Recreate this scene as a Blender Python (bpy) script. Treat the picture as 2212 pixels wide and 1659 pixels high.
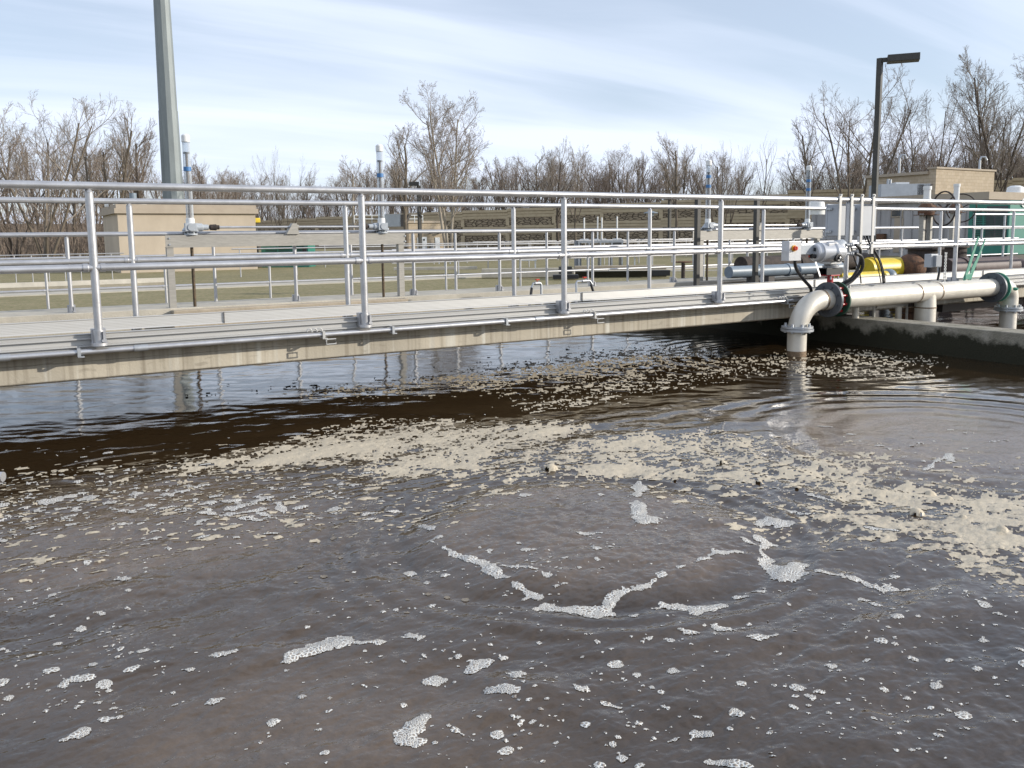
import bpy, math, random
import numpy as np
from mathutils import Vector, Matrix

for o in list(bpy.data.objects): bpy.data.objects.remove(o, do_unlink=True)
S = bpy.context.scene
C = S.collection
PI = math.pi
# ------------------------------------------------------------------ camera
# world: +X runs along the footbridge, +Y away across the tank, Z=0 a little above the water
F, PCX, PCY, CZ, ROLL = 1840., 1106., 736., 1.18, .0110
WZ = -.13   # water level
TH = math.atan(229 / F); HEAD = 1.0211545
fw = np.array([math.cos(HEAD)*math.cos(TH), math.sin(HEAD)*math.cos(TH), -math.sin(TH)])
rt = np.cross(fw, [0, 0, 1.]); rt /= np.linalg.norm(rt)
up = np.cross(rt, fw)
rt, up = rt*math.cos(ROLL)-up*math.sin(ROLL), up*math.cos(ROLL)+rt*math.sin(ROLL)
camd = bpy.data.cameras.new('camera'); cam = bpy.data.objects.new('camera', camd); C.objects.link(cam)
cam.matrix_world = Matrix(((rt[0], up[0], -fw[0], 0), (rt[1], up[1], -fw[1], 0), (rt[2], up[2], -fw[2], CZ), (0, 0, 0, 1)))
camd.sensor_width = 36; camd.lens = F/2212*36; camd.shift_y = -(829.5-PCY)/2212
camd.clip_start = .05; camd.clip_end = 3000
S.camera = cam
# ------------------------------------------------------------------ light
SUN = Vector((.774, -.553, .33)).normalized()
elev = math.asin(SUN.z); azi = math.atan2(SUN.x, SUN.y)
W = bpy.data.worlds.new('World'); S.world = W; W.use_nodes = True
wn, wl = W.node_tree.nodes, W.node_tree.links
wn.clear()
def N(nt, t, **k):
    n = nt.nodes.new(t)
    for a, b in k.items():
        if a in n.inputs.keys() if hasattr(n.inputs, 'keys') else False: n.inputs[a].default_value = b
        else: setattr(n, a, b)
    return n
sky = wn.new('ShaderNodeTexSky'); sky.sky_type = 'NISHITA'; sky.sun_disc = False
sky.sun_elevation = elev; sky.sun_rotation = azi; sky.air_density = 1.0; sky.dust_density = .6; sky.ozone_density = 2.2
tc = wn.new('ShaderNodeTexCoord')
sep = wn.new('ShaderNodeSeparateXYZ'); wl.new(tc.outputs['Generated'], sep.inputs[0])
mx = wn.new('ShaderNodeMath'); mx.operation = 'ADD'; mx.inputs[1].default_value = .12; wl.new(sep.outputs[2], mx.inputs[0])
mm = wn.new('ShaderNodeMath'); mm.operation = 'MAXIMUM'; mm.inputs[1].default_value = .05; wl.new(mx.outputs[0], mm.inputs[0])
dv = wn.new('ShaderNodeVectorMath'); dv.operation = 'DIVIDE'
cb = wn.new('ShaderNodeCombineXYZ')
for i in range(3): wl.new(mm.outputs[0], cb.inputs[i])
wl.new(tc.outputs['Generated'], dv.inputs[0]); wl.new(cb.outputs[0], dv.inputs[1])
# cirrus: stretched noise on a flat layer high above
def cirrus(rot, sc, stretch, detail, lo, hi, seed):
    mp = wn.new('ShaderNodeMapping'); mp.inputs['Rotation'].default_value = (0, 0, rot)
    mp.inputs['Scale'].default_value = (sc/stretch, sc, .0); mp.inputs['Location'].default_value = (seed, seed*.7, 0)
    wl.new(dv.outputs[0], mp.inputs[0])
    nz = wn.new('ShaderNodeTexNoise'); nz.inputs['Scale'].default_value = 1; nz.inputs['Detail'].default_value = detail
    nz.inputs['Roughness'].default_value = .55; nz.inputs['Distortion'].default_value = .5
    wl.new(mp.outputs[0], nz.inputs['Vector'])
    r = wn.new('ShaderNodeMapRange'); r.inputs[1].default_value = lo; r.inputs[2].default_value = hi; r.interpolation_type = 'SMOOTHSTEP'
    wl.new(nz.outputs[0], r.inputs[0]); return r.outputs[0]
c1 = cirrus(HEAD-1.35, 1.5, 4.5, 6, .36, .68, 3.1)
c2 = cirrus(HEAD-1.1, .45, 1.6, 3, .38, .66, 8.4)
cm = wn.new('ShaderNodeMath'); cm.operation = 'MULTIPLY_ADD'; cm.inputs[1].default_value = .42; cm.use_clamp = True
wl.new(c1, cm.inputs[0])
c2m = wn.new('ShaderNodeMath'); c2m.operation = 'MULTIPLY'; c2m.inputs[1].default_value = .62; wl.new(c2, c2m.inputs[0]); wl.new(c2m.outputs[0], cm.inputs[2])
cf = wn.new('ShaderNodeMath'); cf.operation = 'MULTIPLY_ADD'; cf.inputs[1].default_value = .66; cf.inputs[2].default_value = .44; cf.use_clamp = True; wl.new(cm.outputs[0], cf.inputs[0])
mixc = wn.new('ShaderNodeMix'); mixc.data_type = 'RGBA'
wl.new(cf.outputs[0], mixc.inputs['Factor']); wl.new(sky.outputs[0], mixc.inputs['A'])
mixc.inputs['B'].default_value = (7.0, 7.7, 9.1, 1)
bg = wn.new('ShaderNodeBackground'); bg.inputs['Strength'].default_value = .085
wl.new(mixc.outputs['Result'], bg.inputs['Color'])
wo = wn.new('ShaderNodeOutputWorld'); wl.new(bg.outputs[0], wo.inputs[0])
sd = bpy.data.lights.new('sun', 'SUN'); sd.energy = 3.0; sd.angle = math.radians(.53); sd.color = (1, .93, .82)
so = bpy.data.objects.new('sun', sd); C.objects.link(so)
so.rotation_euler = (-SUN).to_track_quat('-Z', 'Y').to_euler(); so.location = (0, 0, 30)
S.view_settings.view_transform = 'Standard'; S.view_settings.look = 'None'
S.view_settings.exposure = 0.68; S.view_settings.gamma = 1
S.render.engine = 'CYCLES'; S.cycles.max_bounces = 8; S.cycles.transparent_max_bounces = 12
S.cycles.caustics_reflective = False; S.cycles.caustics_refractive = False

# ------------------------------------------------------------------ helpers
def ray(x, y): return fw + rt*(x-PCX)/F - up*(y-PCY)/F
def at(x, y, X=None, Y=None, Z=None, D=None):
    d = ray(x, y)
    t = X/d[0] if X is not None else Y/d[1] if Y is not None else (Z-CZ)/d[2] if Z is not None else D
    return Vector((0, 0, CZ)) + Vector(d*t)
def mpp(p):  # metres covered by one photo pixel at p
    return float((np.array(p)-[0, 0, CZ]) @ fw)/F

def mat(name, col, rough=.6, metal=0., var=.12, scale=6., bump=0., bscale=40., col2=None, spec=.5, streak=None, coat=0.):
    m = bpy.data.materials.new(name); m.use_nodes = True; nt = m.node_tree
    b = nt.nodes['Principled BSDF']; b.inputs['Roughness'].default_value = rough; b.inputs['Metallic'].default_value = metal
    b.inputs['Specular IOR Level'].default_value = spec
    t = nt.nodes.new('ShaderNodeTexCoord')
    nz = nt.nodes.new('ShaderNodeTexNoise'); nz.inputs['Scale'].default_value = scale; nz.inputs['Detail'].default_value = 6
    nz.inputs['Roughness'].default_value = .65
    src = t.outputs['Object']
    if streak:
        mp = nt.nodes.new('ShaderNodeMapping'); mp.inputs['Scale'].default_value = streak; nt.links.new(src, mp.inputs[0]); nt.links.new(mp.outputs[0], nz.inputs['Vector'])
    else: nt.links.new(src, nz.inputs['Vector'])
    cr = nt.nodes.new('ShaderNodeValToRGB')
    c2 = col2 or tuple(max(0, c*(1-var*2)) for c in col)
    cr.color_ramp.elements[0].position = .32; cr.color_ramp.elements[1].position = .68
    cr.color_ramp.elements[0].color = (*c2, 1); cr.color_ramp.elements[1].color = (*col, 1)
    nt.links.new(nz.outputs[0], cr.inputs[0]); nt.links.new(cr.outputs[0], b.inputs['Base Color'])
    if bump:
        n2 = nt.nodes.new('ShaderNodeTexNoise'); n2.inputs['Scale'].default_value = bscale; n2.inputs['Detail'].default_value = 5
        nt.links.new(src, n2.inputs['Vector'])
        bp = nt.nodes.new('ShaderNodeBump'); bp.inputs['Strength'].default_value = bump; bp.inputs['Distance'].default_value = .02
        nt.links.new(n2.outputs[0], bp.inputs['Height']); nt.links.new(bp.outputs[0], b.inputs['Normal'])
    return m
M = {}
M['alu'] = mat('brushed aluminium', (.60, .60, .61), .40, .72, .07, 5, col2=(.42, .42, .43), bump=.05, bscale=25)
M['alu_far'] = mat('weathered aluminium rail', (.52, .52, .53), .45, .7, .10, 5)
M['alu_white'] = mat('pale extruded aluminium', (.52, .515, .50), .45, .2, .06, 3, streak=(.6, 1, 60), col2=(.44, .435, .42))
M['galv'] = mat('galvanised steel', (.50, .52, .54), .45, .6, .12, 14)
M['channel'] = mat('tan weathered steel channel', (.40, .38, .34), .6, .25, .12, 9, streak=(1, 1, 6))
M['stem'] = mat('greasy rusted stem', (.13, .09, .05), .6, .3, .3, 22, col2=(.04, .03, .02))
M['rust'] = mat('flaking rust', (.20, .095, .05), .85, .1, .3, 14, .6, 50, col2=(.05, .035, .025))
M['dark_rust'] = mat('dark rusted iron', (.075, .055, .045), .8, .1, .3, 12, .6, 50, col2=(.025, .02, .018))
M['brown_pipe'] = mat('brown painted pipe', (.115, .082, .074), .6, 0, .15, 7, .2, 60)
M['yellow'] = mat('yellow painted pipe', (.75, .55, .03), .45, 0, .1, 6, .1, 40, col2=(.55, .40, .03))
M['bluegrey'] = mat('blue grey painted pipe', (.20, .25, .30), .45, 0, .12, 8)
M['act_grey'] = mat('light grey machine paint', (.42, .45, .48), .38, .1, .06, 20)
M['act_light'] = mat('silver grey enamel', (.58, .59, .61), .3, .3, .05, 20)
M['pvc'] = mat('white plastic', (.80, .80, .78), .35, 0, .05, 8)
M['blue_tape'] = mat('blue tape', (.06, .19, .42), .5, 0, .1, 20)
M['black'] = mat('black rubber', (.018, .018, .02), .5, 0, .1, 20)
M['bronze'] = mat('dark bronze paint', (.062, .060, .054), .5, .2, .15, 12)
M['box_grey'] = mat('grey enclosure paint', (.44, .46, .49), .5, .1, .06, 4, col2=(.38, .40, .43))
M['box_mid'] = mat('grey plastic box', (.26, .28, .31), .5, 0, .06, 8)
M['red'] = mat('red valve paint', (.40, .015, .02), .4, 0, .1, 20)
M['knob_red'] = mat('red switch plastic', (.62, .04, .015), .35)
M['knob_yellow'] = mat('yellow switch plastic', (.85, .42, .02), .35)
M['flange'] = mat('dark grey flange', (.11, .12, .135), .5, .3, .1, 20)
M['darkgreen'] = mat('dark green gasket ring', (.02, .085, .055), .5)
M['teal'] = mat('sea green valve paint', (.10, .33, .23), .4, 0, .12, 18, .1)
M['glass'] = mat('dark glass', (.03, .04, .05), .08)
M['galvpole'] = mat('galvanised pole', (.23, .26, .265), .6, .2, .1, 1.5, .1, 20, streak=(3, 3, .5))
M['white_paint'] = mat('white door paint', (.72, .75, .78), .5)
M['hvac'] = mat('pale grey sheet metal', (.42, .46, .50), .5, .2, .08, 3)
M['green'] = mat('teal generator paint', (.03, .20, .155), .45, 0, .1, 3)
M['green_dark'] = mat('louvre opening', (.008, .05, .04), .6)
M['roofdark'] = mat('dark roof edge', (.10, .09, .085), .7)

def stone_mat(name, col, c2, scale=6, streak=None, bump=.4, bscale=60):
    return mat(name, col, .85, 0, .1, scale, bump, bscale, col2=c2, streak=streak, spec=.3)
M['stucco'] = stone_mat('beige stucco', (.51, .435, .34), (.42, .355, .275), .9, (1, 1, .5), .3, 30)
M['trim'] = stone_mat('beige cornice', (.42, .36, .285), (.37, .31, .245), 2)
M['conc_warm'] = stone_mat('pale warm concrete', (.52, .48, .40), (.40, .37, .31), 3)
M['conc_tan'] = stone_mat('tan concrete kerb', (.46, .39, .30), (.33, .28, .21), 5)
M['panel_conc'] = stone_mat('stained grey wall panels', (.46, .45, .45), (.30, .29, .29), 1.3, (1.2, 1.2, .15))

def bridge_concrete():
    m = mat('water stained concrete', (.50, .45, .36), .88, 0, .1, 1, .12, 60, spec=.25); nt = m.node_tree; b = nt.nodes['Principled BSDF']
    t = nt.nodes.new('ShaderNodeTexCoord')
    def nz(sc, lo, hi, det=4, s=1):
        mp = nt.nodes.new('ShaderNodeMapping'); mp.inputs['Scale'].default_value = sc; nt.links.new(t.outputs['Object'], mp.inputs[0])
        n = nt.nodes.new('ShaderNodeTexNoise'); n.inputs['Scale'].default_value = s; n.inputs['Detail'].default_value = det; nt.links.new(mp.outputs[0], n.inputs['Vector'])
        r = nt.nodes.new('ShaderNodeMapRange'); r.inputs[1].default_value = lo; r.inputs[2].default_value = hi; nt.links.new(n.outputs[0], r.inputs[0]); return r.outputs[0]
    def mix(f, a, bc, k):
        q = nt.nodes.new('ShaderNodeMath'); q.operation = 'MULTIPLY'; q.inputs[1].default_value = k; nt.links.new(f, q.inputs[0])
        x = nt.nodes.new('ShaderNodeMix'); x.data_type = 'RGBA'; nt.links.new(q.outputs[0], x.inputs['Factor'])
        if isinstance(a, tuple): x.inputs['A'].default_value = (*a, 1)
        else: nt.links.new(a, x.inputs['A'])
        x.inputs['B'].default_value = (*bc, 1); return x.outputs['Result']
    c = mix(nz((1.3, 1.3, .8), .35, .65), (.50, .45, .36), (.37, .335, .27), .9)
    c = mix(nz((22, 22, .7), .50, .68, 3), c, (.25, .215, .165), .75)      # vertical drip stains
    c = mix(nz((14, 14, .5), .58, .72, 2), c, (.62, .60, .53), .8)        # lime runs
    c = mix(nz((9, 9, 30), .60, .72, 3), c, (.22, .19, .15), .45)
    nt.links.new(c, b.inputs['Base Color']); return m
M['conc_bridge'] = bridge_concrete()
def wall_concrete():
    m = mat('algae stained concrete', (.36, .33, .27), .85, 0, .1, 5, .6, 60, col2=(.20, .185, .14), spec=.3); nt = m.node_tree; b = nt.nodes['Principled BSDF']
    t = nt.nodes.new('ShaderNodeTexCoord'); s = nt.nodes.new('ShaderNodeSeparateXYZ'); nt.links.new(t.outputs['Object'], s.inputs[0])
    n = nt.nodes.new('ShaderNodeTexNoise'); n.inputs['Scale'].default_value = 3.2; n.inputs['Detail'].default_value = 9; n.inputs['Roughness'].default_value = .68; nt.links.new(t.outputs['Object'], n.inputs['Vector'])
    a = nt.nodes.new('ShaderNodeMath'); a.operation = 'MULTIPLY_ADD'; a.inputs[1].default_value = .55; nt.links.new(n.outputs[0], a.inputs[0]); nt.links.new(s.outputs[2], a.inputs[2])
    r = nt.nodes.new('ShaderNodeMapRange'); r.inputs[1].default_value = .40; r.inputs[2].default_value = .32; nt.links.new(a.outputs[0], r.inputs[0])
    x = nt.nodes.new('ShaderNodeMix'); x.data_type = 'RGBA'; nt.links.new(r.outputs[0], x.inputs['Factor'])
    nt.links.new(b.inputs['Base Color'].links[0].from_socket, x.inputs['A']); x.inputs['B'].default_value = (.028, .027, .016, 1)
    nt.links.new(x.outputs['Result'], b.inputs['Base Color']); return m
M['conc_algae'] = wall_concrete()

SZ = 1.0   # working scale for radii of round parts
class MB:
    def __init__(s): s.v = []; s.f = []; s.sm = []
    def add(s, vs, fs, sm=False):
        n = len(s.v); s.v += [tuple(v) for v in vs]; s.f += [tuple(i+n for i in f) for f in fs]; s.sm += [sm]*len(fs)
    def box(s, a, b, R=None, o=None):
        (x0, y0, z0), (x1, y1, z1) = a, b
        vs = [Vector((x, y, z)) for z in (z0, z1) for x, y in ((x0, y0), (x1, y0), (x1, y1), (x0, y1))]
        if R is not None: vs = [R @ v for v in vs]
        if o is not None: vs = [v+Vector(o) for v in vs]
        s.add(vs, [(3, 2, 1, 0), (4, 5, 6, 7), (0, 1, 5, 4), (1, 2, 6, 5), (2, 3, 7, 6), (3, 0, 4, 7)])
    def tube(s, pts, r, n=12, caps=True, sm=True):
        pts = [Vector(p) for p in pts]; rr = [q*SZ for q in (r if isinstance(r, (list, tuple)) else [r]*len(pts))]
        prev = None; rings = []
        for i, p in enumerate(pts):
            d = (pts[min(i+1, len(pts)-1)]-pts[max(i-1, 0)]).normalized()
            if prev is None:
                u = d.cross(Vector((0, 0, 1)));
                if u.length < .01: u = d.cross(Vector((0, 1, 0)))
                u.normalize()
            else: u = (prev-d*prev.dot(d)).normalized()
            prev = u; w = d.cross(u)
            rings.append([p+(u*math.cos(2*PI*k/n)+w*math.sin(2*PI*k/n))*rr[i] for k in range(n)])
        vs = [v for R_ in rings for v in R_]; fs = []
        for i in range(len(pts)-1):
            for k in range(n): fs.append((i*n+k, i*n+(k+1) % n, (i+1)*n+(k+1) % n, (i+1)*n+k))
        s.add(vs, fs, sm)
        if caps:
            s.add(rings[0], [tuple(range(n))[::-1]]); s.add(rings[-1], [tuple(range(n))])
    def lathe(s, o, axis, prof, n=24, sm=True):   # prof: (distance along axis, radius)
        ax = Vector(axis).normalized(); o = Vector(o); prof = [(d*SZ, r*SZ) for d, r in prof]
        u = ax.cross(Vector((0, 0, 1)))
        if u.length < .01: u = Vector((1, 0, 0))
        u.normalize(); w = ax.cross(u)
        # duplicate rings so that edges stay crisp
        for (d0, r0), (d1, r1) in zip(prof[:-1], prof[1:]):
            vs = [o+ax*d+(u*math.cos(2*PI*k/n)+w*math.sin(2*PI*k/n))*max(r, 1e-5) for d, r in ((d0, r0), (d1, r1)) for k in range(n)]
            s.add(vs, [(k, (k+1) % n, n+(k+1) % n, n+k) for k in range(n)], sm)
    def prism(s, poly, a, b):   # poly in (y,z), extruded along X from a to b
        n = len(poly); vs = [(a, y, z) for y, z in poly]+[(b, y, z) for y, z in poly]
        s.add(vs, [tuple(range(n)), tuple(range(n, 2*n))[::-1]]+[(i, n+i, n+(i+1) % n, (i+1) % n) for i in range(n)])
    def build(s, name, m, parent=None, bevel=0, loc=None):   # loc given: the mesh is modelled round (0,0,0) and stands at loc
        me = bpy.data.meshes.new(name); me.from_pydata(s.v, [], s.f); me.update()
        me.polygons.foreach_set('use_smooth', s.sm)
        o = bpy.data.objects.new(name, me); C.objects.link(o)
        me.materials.append(M[m] if isinstance(m, str) else m)
        w = wloc(parent)
        if parent: o.parent = parent
        if loc is not None: o.location = Vector(loc)-w
        elif parent: me.transform(Matrix.Translation(-w))
        if bevel:
            q = o.modifiers.new('bevel', 'BEVEL'); q.width = bevel; q.segments = 2; q.limit_method = 'ANGLE'
        return o
def wloc(p):
    w = Vector((0, 0, 0))
    while p: w = w+p.location; p = p.parent
    return w
def tag(o, label, cat, group=None, kind=None):
    if label: o['label'] = label
    if cat: o['category'] = cat
    if group: o['group'] = group
    if kind: o['kind'] = kind
    return o
def thing(name, label, cat, loc, group=None):
    o = bpy.data.objects.new(name, None); C.objects.link(o); o.location = loc; o.empty_display_size = .1
    return tag(o, label, cat, group)
def copy_tree(o, parent=None):
    c = o.copy(); C.objects.link(c)
    if parent: c.parent = parent
    for ch in o.children: copy_tree(ch, c)
    return c
def vec(*a): return Vector(a)

# numpy noise
def hsh(ix, iy, seed):
    h = (ix.astype(np.int64)*374761393+iy.astype(np.int64)*668265263+seed*1274126177) & 0xffffffff
    h = ((h ^ (h >> 13))*1274126177) & 0xffffffff
    return ((h ^ (h >> 16)) & 0xffff)/65535.
def vnoise(x, y, seed=0):
    ix, iy = np.floor(x), np.floor(y); fx, fy = x-ix, y-iy
    fx = fx*fx*fx*(fx*(fx*6-15)+10); fy = fy*fy*fy*(fy*(fy*6-15)+10)
    a, b, c, d = hsh(ix, iy, seed), hsh(ix+1, iy, seed), hsh(ix, iy+1, seed), hsh(ix+1, iy+1, seed)
    return (a*(1-fx)+b*fx)*(1-fy)+(c*(1-fx)+d*fx)*fy
def fbm(x, y, seed=0, octv=4, gain=.5):
    s = 0; a = 1; t = 0
    for i in range(octv):
        s = s+a*vnoise(x, y, seed+i*17); t += a; a *= gain; x, y = x*2.03+5.1, y*2.03+1.7
    return s/t
def cell(x, y, seed=0, jitter=.9):   # F1, F2 distances
    ix, iy = np.floor(x), np.floor(y); f1 = np.full(x.shape, 9.); f2 = np.full(x.shape, 9.)
    for dx in (-1, 0, 1):
        for dy in (-1, 0, 1):
            px = ix+dx+.5+(hsh(ix+dx, iy+dy, seed)-.5)*jitter; py = iy+dy+.5+(hsh(ix+dx, iy+dy, seed+7)-.5)*jitter
            d = np.hypot(px-x, py-y); f2 = np.minimum(f2, np.maximum(f1, d)); f1 = np.minimum(f1, d)
    return f1, f2
def sstep(a, b, x):
    t = np.clip((x-a)/(b-a), 0, 1); return t*t*(3-2*t)

# ------------------------------------------------------------------ setting: ground, paths
def sheet(name, pts, z, m, kind='structure', thick=None):
    b = MB()
    if thick: 
        n = len(pts); b.add([(x, y, z) for x, y in pts]+[(x, y, z-thick) for x, y in pts], [tuple(range(n)), tuple(range(n, 2*n))[::-1]]+[(i, n+i, n+(i+1) % n, (i+1) % n) for i in range(n)])
    else: b.add([(x, y, z) for x, y in pts], [tuple(range(len(pts)))])
    o = b.build(name, m); o['kind'] = kind; return o
def grass_mat():
    m = mat('winter turf', (.235, .205, .115), .95, 0, .1, 1.5, .7, 25, col2=(.34, .285, .18), spec=.1); nt = m.node_tree; b = nt.nodes['Principled BSDF']
    t = nt.nodes.new('ShaderNodeTexCoord')
    n = nt.nodes.new('ShaderNodeTexNoise'); n.inputs['Scale'].default_value = 9; n.inputs['Detail'].default_value = 8; n.inputs['Roughness'].default_value = .7; nt.links.new(t.outputs['Object'], n.inputs['Vector'])
    r = nt.nodes.new('ShaderNodeMapRange'); r.inputs[1].default_value = .42; r.inputs[2].default_value = .66; nt.links.new(n.outputs[0], r.inputs[0])
    x = nt.nodes.new('ShaderNodeMix'); x.data_type = 'RGBA'; nt.links.new(r.outputs[0], x.inputs['Factor'])
    nt.links.new(b.inputs['Base Color'].links[0].from_socket, x.inputs['A']); x.inputs['B'].default_value = (.155, .155, .075, 1)
    nt.links.new(x.outputs['Result'], b.inputs['Base Color']); return m
M['turf'] = grass_mat()
M['litter'] = mat('leaf litter bank', (.17, .13, .095), .95, 0, .2, .5, .8, 3, spec=.1)
GZ = -.35
# ground: one big sheet with a hole where the tanks lie
b = MB(); R_ = 900
b.add([(x, y, GZ) for x, y in ((-R_, 13.3), (R_, 13.3), (R_, R_), (-R_, R_))], [(0, 1, 2, 3)])
b.add([(x, y, GZ-3) for x, y in ((-R_, -R_), (R_, -R_), (R_, 13.3), (-R_, 13.3))], [(0, 1, 2, 3)])
tag(b.build('ground', 'turf'), None, None, kind='structure')
# low earth bank rising behind the trees
b = MB(); nx = 120; prof = ((112, GZ-.02), (120, .8), (132, 2.6), (150, 3.6), (190, 3.8))
vs = []
for i in range(nx+1):
    u = i/nx; x = -120+u*360
    for j, (d, z) in enumerate(prof): vs.append((x, d-.18*x, z+(0 if j == 0 else .5*(vnoise(np.array(x*.05), np.array(j*3.)) - .5))))
k = len(prof)
b.add(vs, [(i*k+j, (i+1)*k+j, (i+1)*k+j+1, i*k+j+1) for i in range(nx) for j in range(k-1)], True)
tag(b.build('hill', 'litter'), None, None, kind='structure')
def band(xs, Y0, Y1): return [(x, Y0) for x in xs]+[(x, Y1) for x in xs[::-1]]
sheet('path', [(-20, 26.9), (60, 26.9), (60, 28.1), (-20, 28.1)], GZ+.03, 'conc_warm', thick=.05)
sheet('path', [(-30, 17.2), (60, 17.2), (60, 18.6), (-30, 18.6)], GZ+.034, 'conc_warm', thick=.05)

# ------------------------------------------------------------------ tank walls
b = MB(); b.box((-30, 11.9, -1.6), (7.65, 12.12, .235)); o = b.build('tank_wall', 'conc_warm'); tag(o, 'pale concrete far wall of the tank with stepped coping, behind the footbridge', 'wall')
b = MB(); b.box((-30, 11.86, .05), (7.6, 11.9, .13)); b.box((-30, 11.82, .18), (30, 12.2, .27)); 
c = b.build('coping', 'conc_warm', o, .006)
b = MB(); b.box((8, 12.12, -1.6), (40, 12.3, .235)); tag(b.build('tank_wall', 'conc_warm'), 'pale concrete far wall of the second tank, right of the pipework', 'wall')
XW0 = .5*(at(1850, 745, Z=WZ).x+at(2212, 790, Z=WZ).x); ZWT = .5*(at(2001, 704, X=XW0).z+at(2212, 718, X=XW0).z)
b = MB(); b.box((XW0, -1.5, -1.6), (XW0+.34, 11.9, ZWT)); o = b.build('dividing_wall', 'conc_algae', None, .008); tag(o, 'algae blackened concrete wall under the white pipe, dividing the two tanks', 'wall')
b = MB(); b.box((-6, -.62, -1.6), (24, -.35, -.02)); o = b.build('tank_wall', 'conc_algae'); tag(o, 'near concrete wall of the aeration tank below the photographer', 'wall')
b = MB(); b.box((-30, 12.2, .14), (40, 13.35, .235)); o = b.build('walkway_slab', 'conc_warm'); tag(o, 'narrow concrete walkway between two silver railings beyond the footbridge', 'walkway')

# ------------------------------------------------------------------ footbridge
BX0, BX1 = -4.0, 24.0
t = thing('footbridge', 'concrete footbridge slab with ribbed aluminium edging spanning the brown tank', 'footbridge', (BX0, 7.4, .2))
b = MB()
b.prism([(6.44, .235), (6.46, .22), (6.74, .22), (6.74, .30), (8.1, .30), (8.1, .22), (8.42, .22), (8.42, .352), (6.44, .352)][::-1], BX0, BX1)
b.prism([(6.44, .352), (6.56, .352), (6.56, .408), (6.44, .408)], BX0, BX1)
beam = b.build('slab', 'conc_bridge', t, .006)
b = MB(); 
def ribs(y, zs, out): # a ribbed board seen from -Y
    poly = [(y+.012, zs[0]), (y+.012, zs[-1])]
    return poly
b.prism([(6.44, .410), (6.36, .410), (6.355, .418), (6.375, .424), (6.375, .456), (6.352, .461), (6.352, .470), (6.375, .474), (6.375, .505), (6.350, .511), (6.350, .520), (6.375, .524), (6.372, .538), (6.362, .546), (6.385, .549), (6.395, .541), (6.395, .43), (6.44, .43)][::-1], BX0, BX1)
b.build('front_toe_board', 'alu_white', t)
b = MB()
prof = [(8.42, .365), (8.42, .470), (8.405, .478), (8.395, .472)]
zz = .466
while zz > .372: prof += [(8.400, zz), (8.4015, zz-.004)]; zz -= .0135
prof += [(8.392, .366)]
b.prism(prof, BX0, BX1); b.build('back_toe_board', 'alu_white', t)
rng = random.Random(3)
for X in (1.9, 6.15, 10.4, 14.8): b = MB(); b.box((X, 8.385, .366), (X+.004, 8.398, .474)); b.build('joint', 'roofdark', t)

def railing(label, Y, zt, zm, zb, x0, x1, posts, r=.026, group=None, m='alu', socket=True, cat='railing', name='handrail', zlow=None, n=14, dirv=None):
    t = thing(name, label, cat, (x0, Y, zb), group)
    b = MB(); b.tube([(x0, Y, zt), (x1, Y, zt)], r, n); b.build('top_rail', m, t)
    b = MB(); b.tube([(x0, Y, zm), (x1, Y, zm)], r*.95, n)
    for X in posts:
        b.lathe((X-r*2.6, Y, zm), (1, 0, 0), [(0, r*1.0), (0, r*1.12), (r*1.1, r*1.12), (r*2.0, r*.5)], n)
        b.lathe((X+r*2.6, Y, zm), (-1, 0, 0), [(0, r*1.0), (0, r*1.12), (r*1.1, r*1.12), (r*2.0, r*.5)], n)
    b.build('mid_rail', m, t)
    p0 = None
    for X in posts:
        if p0 is None:
            b = MB(); h = zt-zb; b.tube([(0, 0, 0), (0, 0, h-r*1.9)], r, n, False); b.lathe((0, 0, h-r*1.9), (0, 0, 1), [(0, r*1.0), (r*.3, r*1.02), (r*1.3, r*.3)], n)
            p0 = b.build('post', m, t, loc=(X, Y, zb))
            if socket:
                b = MB(); b.lathe((0, 0, -.012), (0, 0, 1), [(0, 0), (0, r*2.1), (.02, r*2.1), (.022, r*1.35), (.105, r*1.35), (.105, r*1.0)], n)
                b.box((-.045, r*.6, 0), (.045, r*2.6, .10)); b.box((.02, -r*1.75, .01), (.034, -r*.9, .085)); b.box((.012, -r*1.95, .015), (.04, -r*1.2, .032))
                b.build('socket', m, p0, loc=wloc(p0))
        else:
            c = copy_tree(p0, t); c.location = vec(X, Y, zb)-wloc(t)
    return t
fx = [at(x, 430, Y=6.3).x for x in (193, 780.5, 1218, 1558, 1833, 2070)]
fx = [fx[0]-1.92]+fx+[fx[-1]+2.05, fx[-1]+4.1, fx[-1]+6.2]
railing('silver tube handrail along the near edge of the footbridge', 6.3, 1.53, .992, .482, BX0, BX1, fx, .0262)
bx = [at(x, 450, Y=8.52).x for x in (279, 745, 1109, 1404, 1650)]
bx = [bx[0]-2.06]+bx+[11.55]+[at(x, 450, Y=8.52).x for x in (2034, 2191)]+[17.9, 20]
railing('silver tube handrail along the far edge of the footbridge', 8.52, 1.521, .985, .30, BX0, BX1, bx, .0262)

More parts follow.
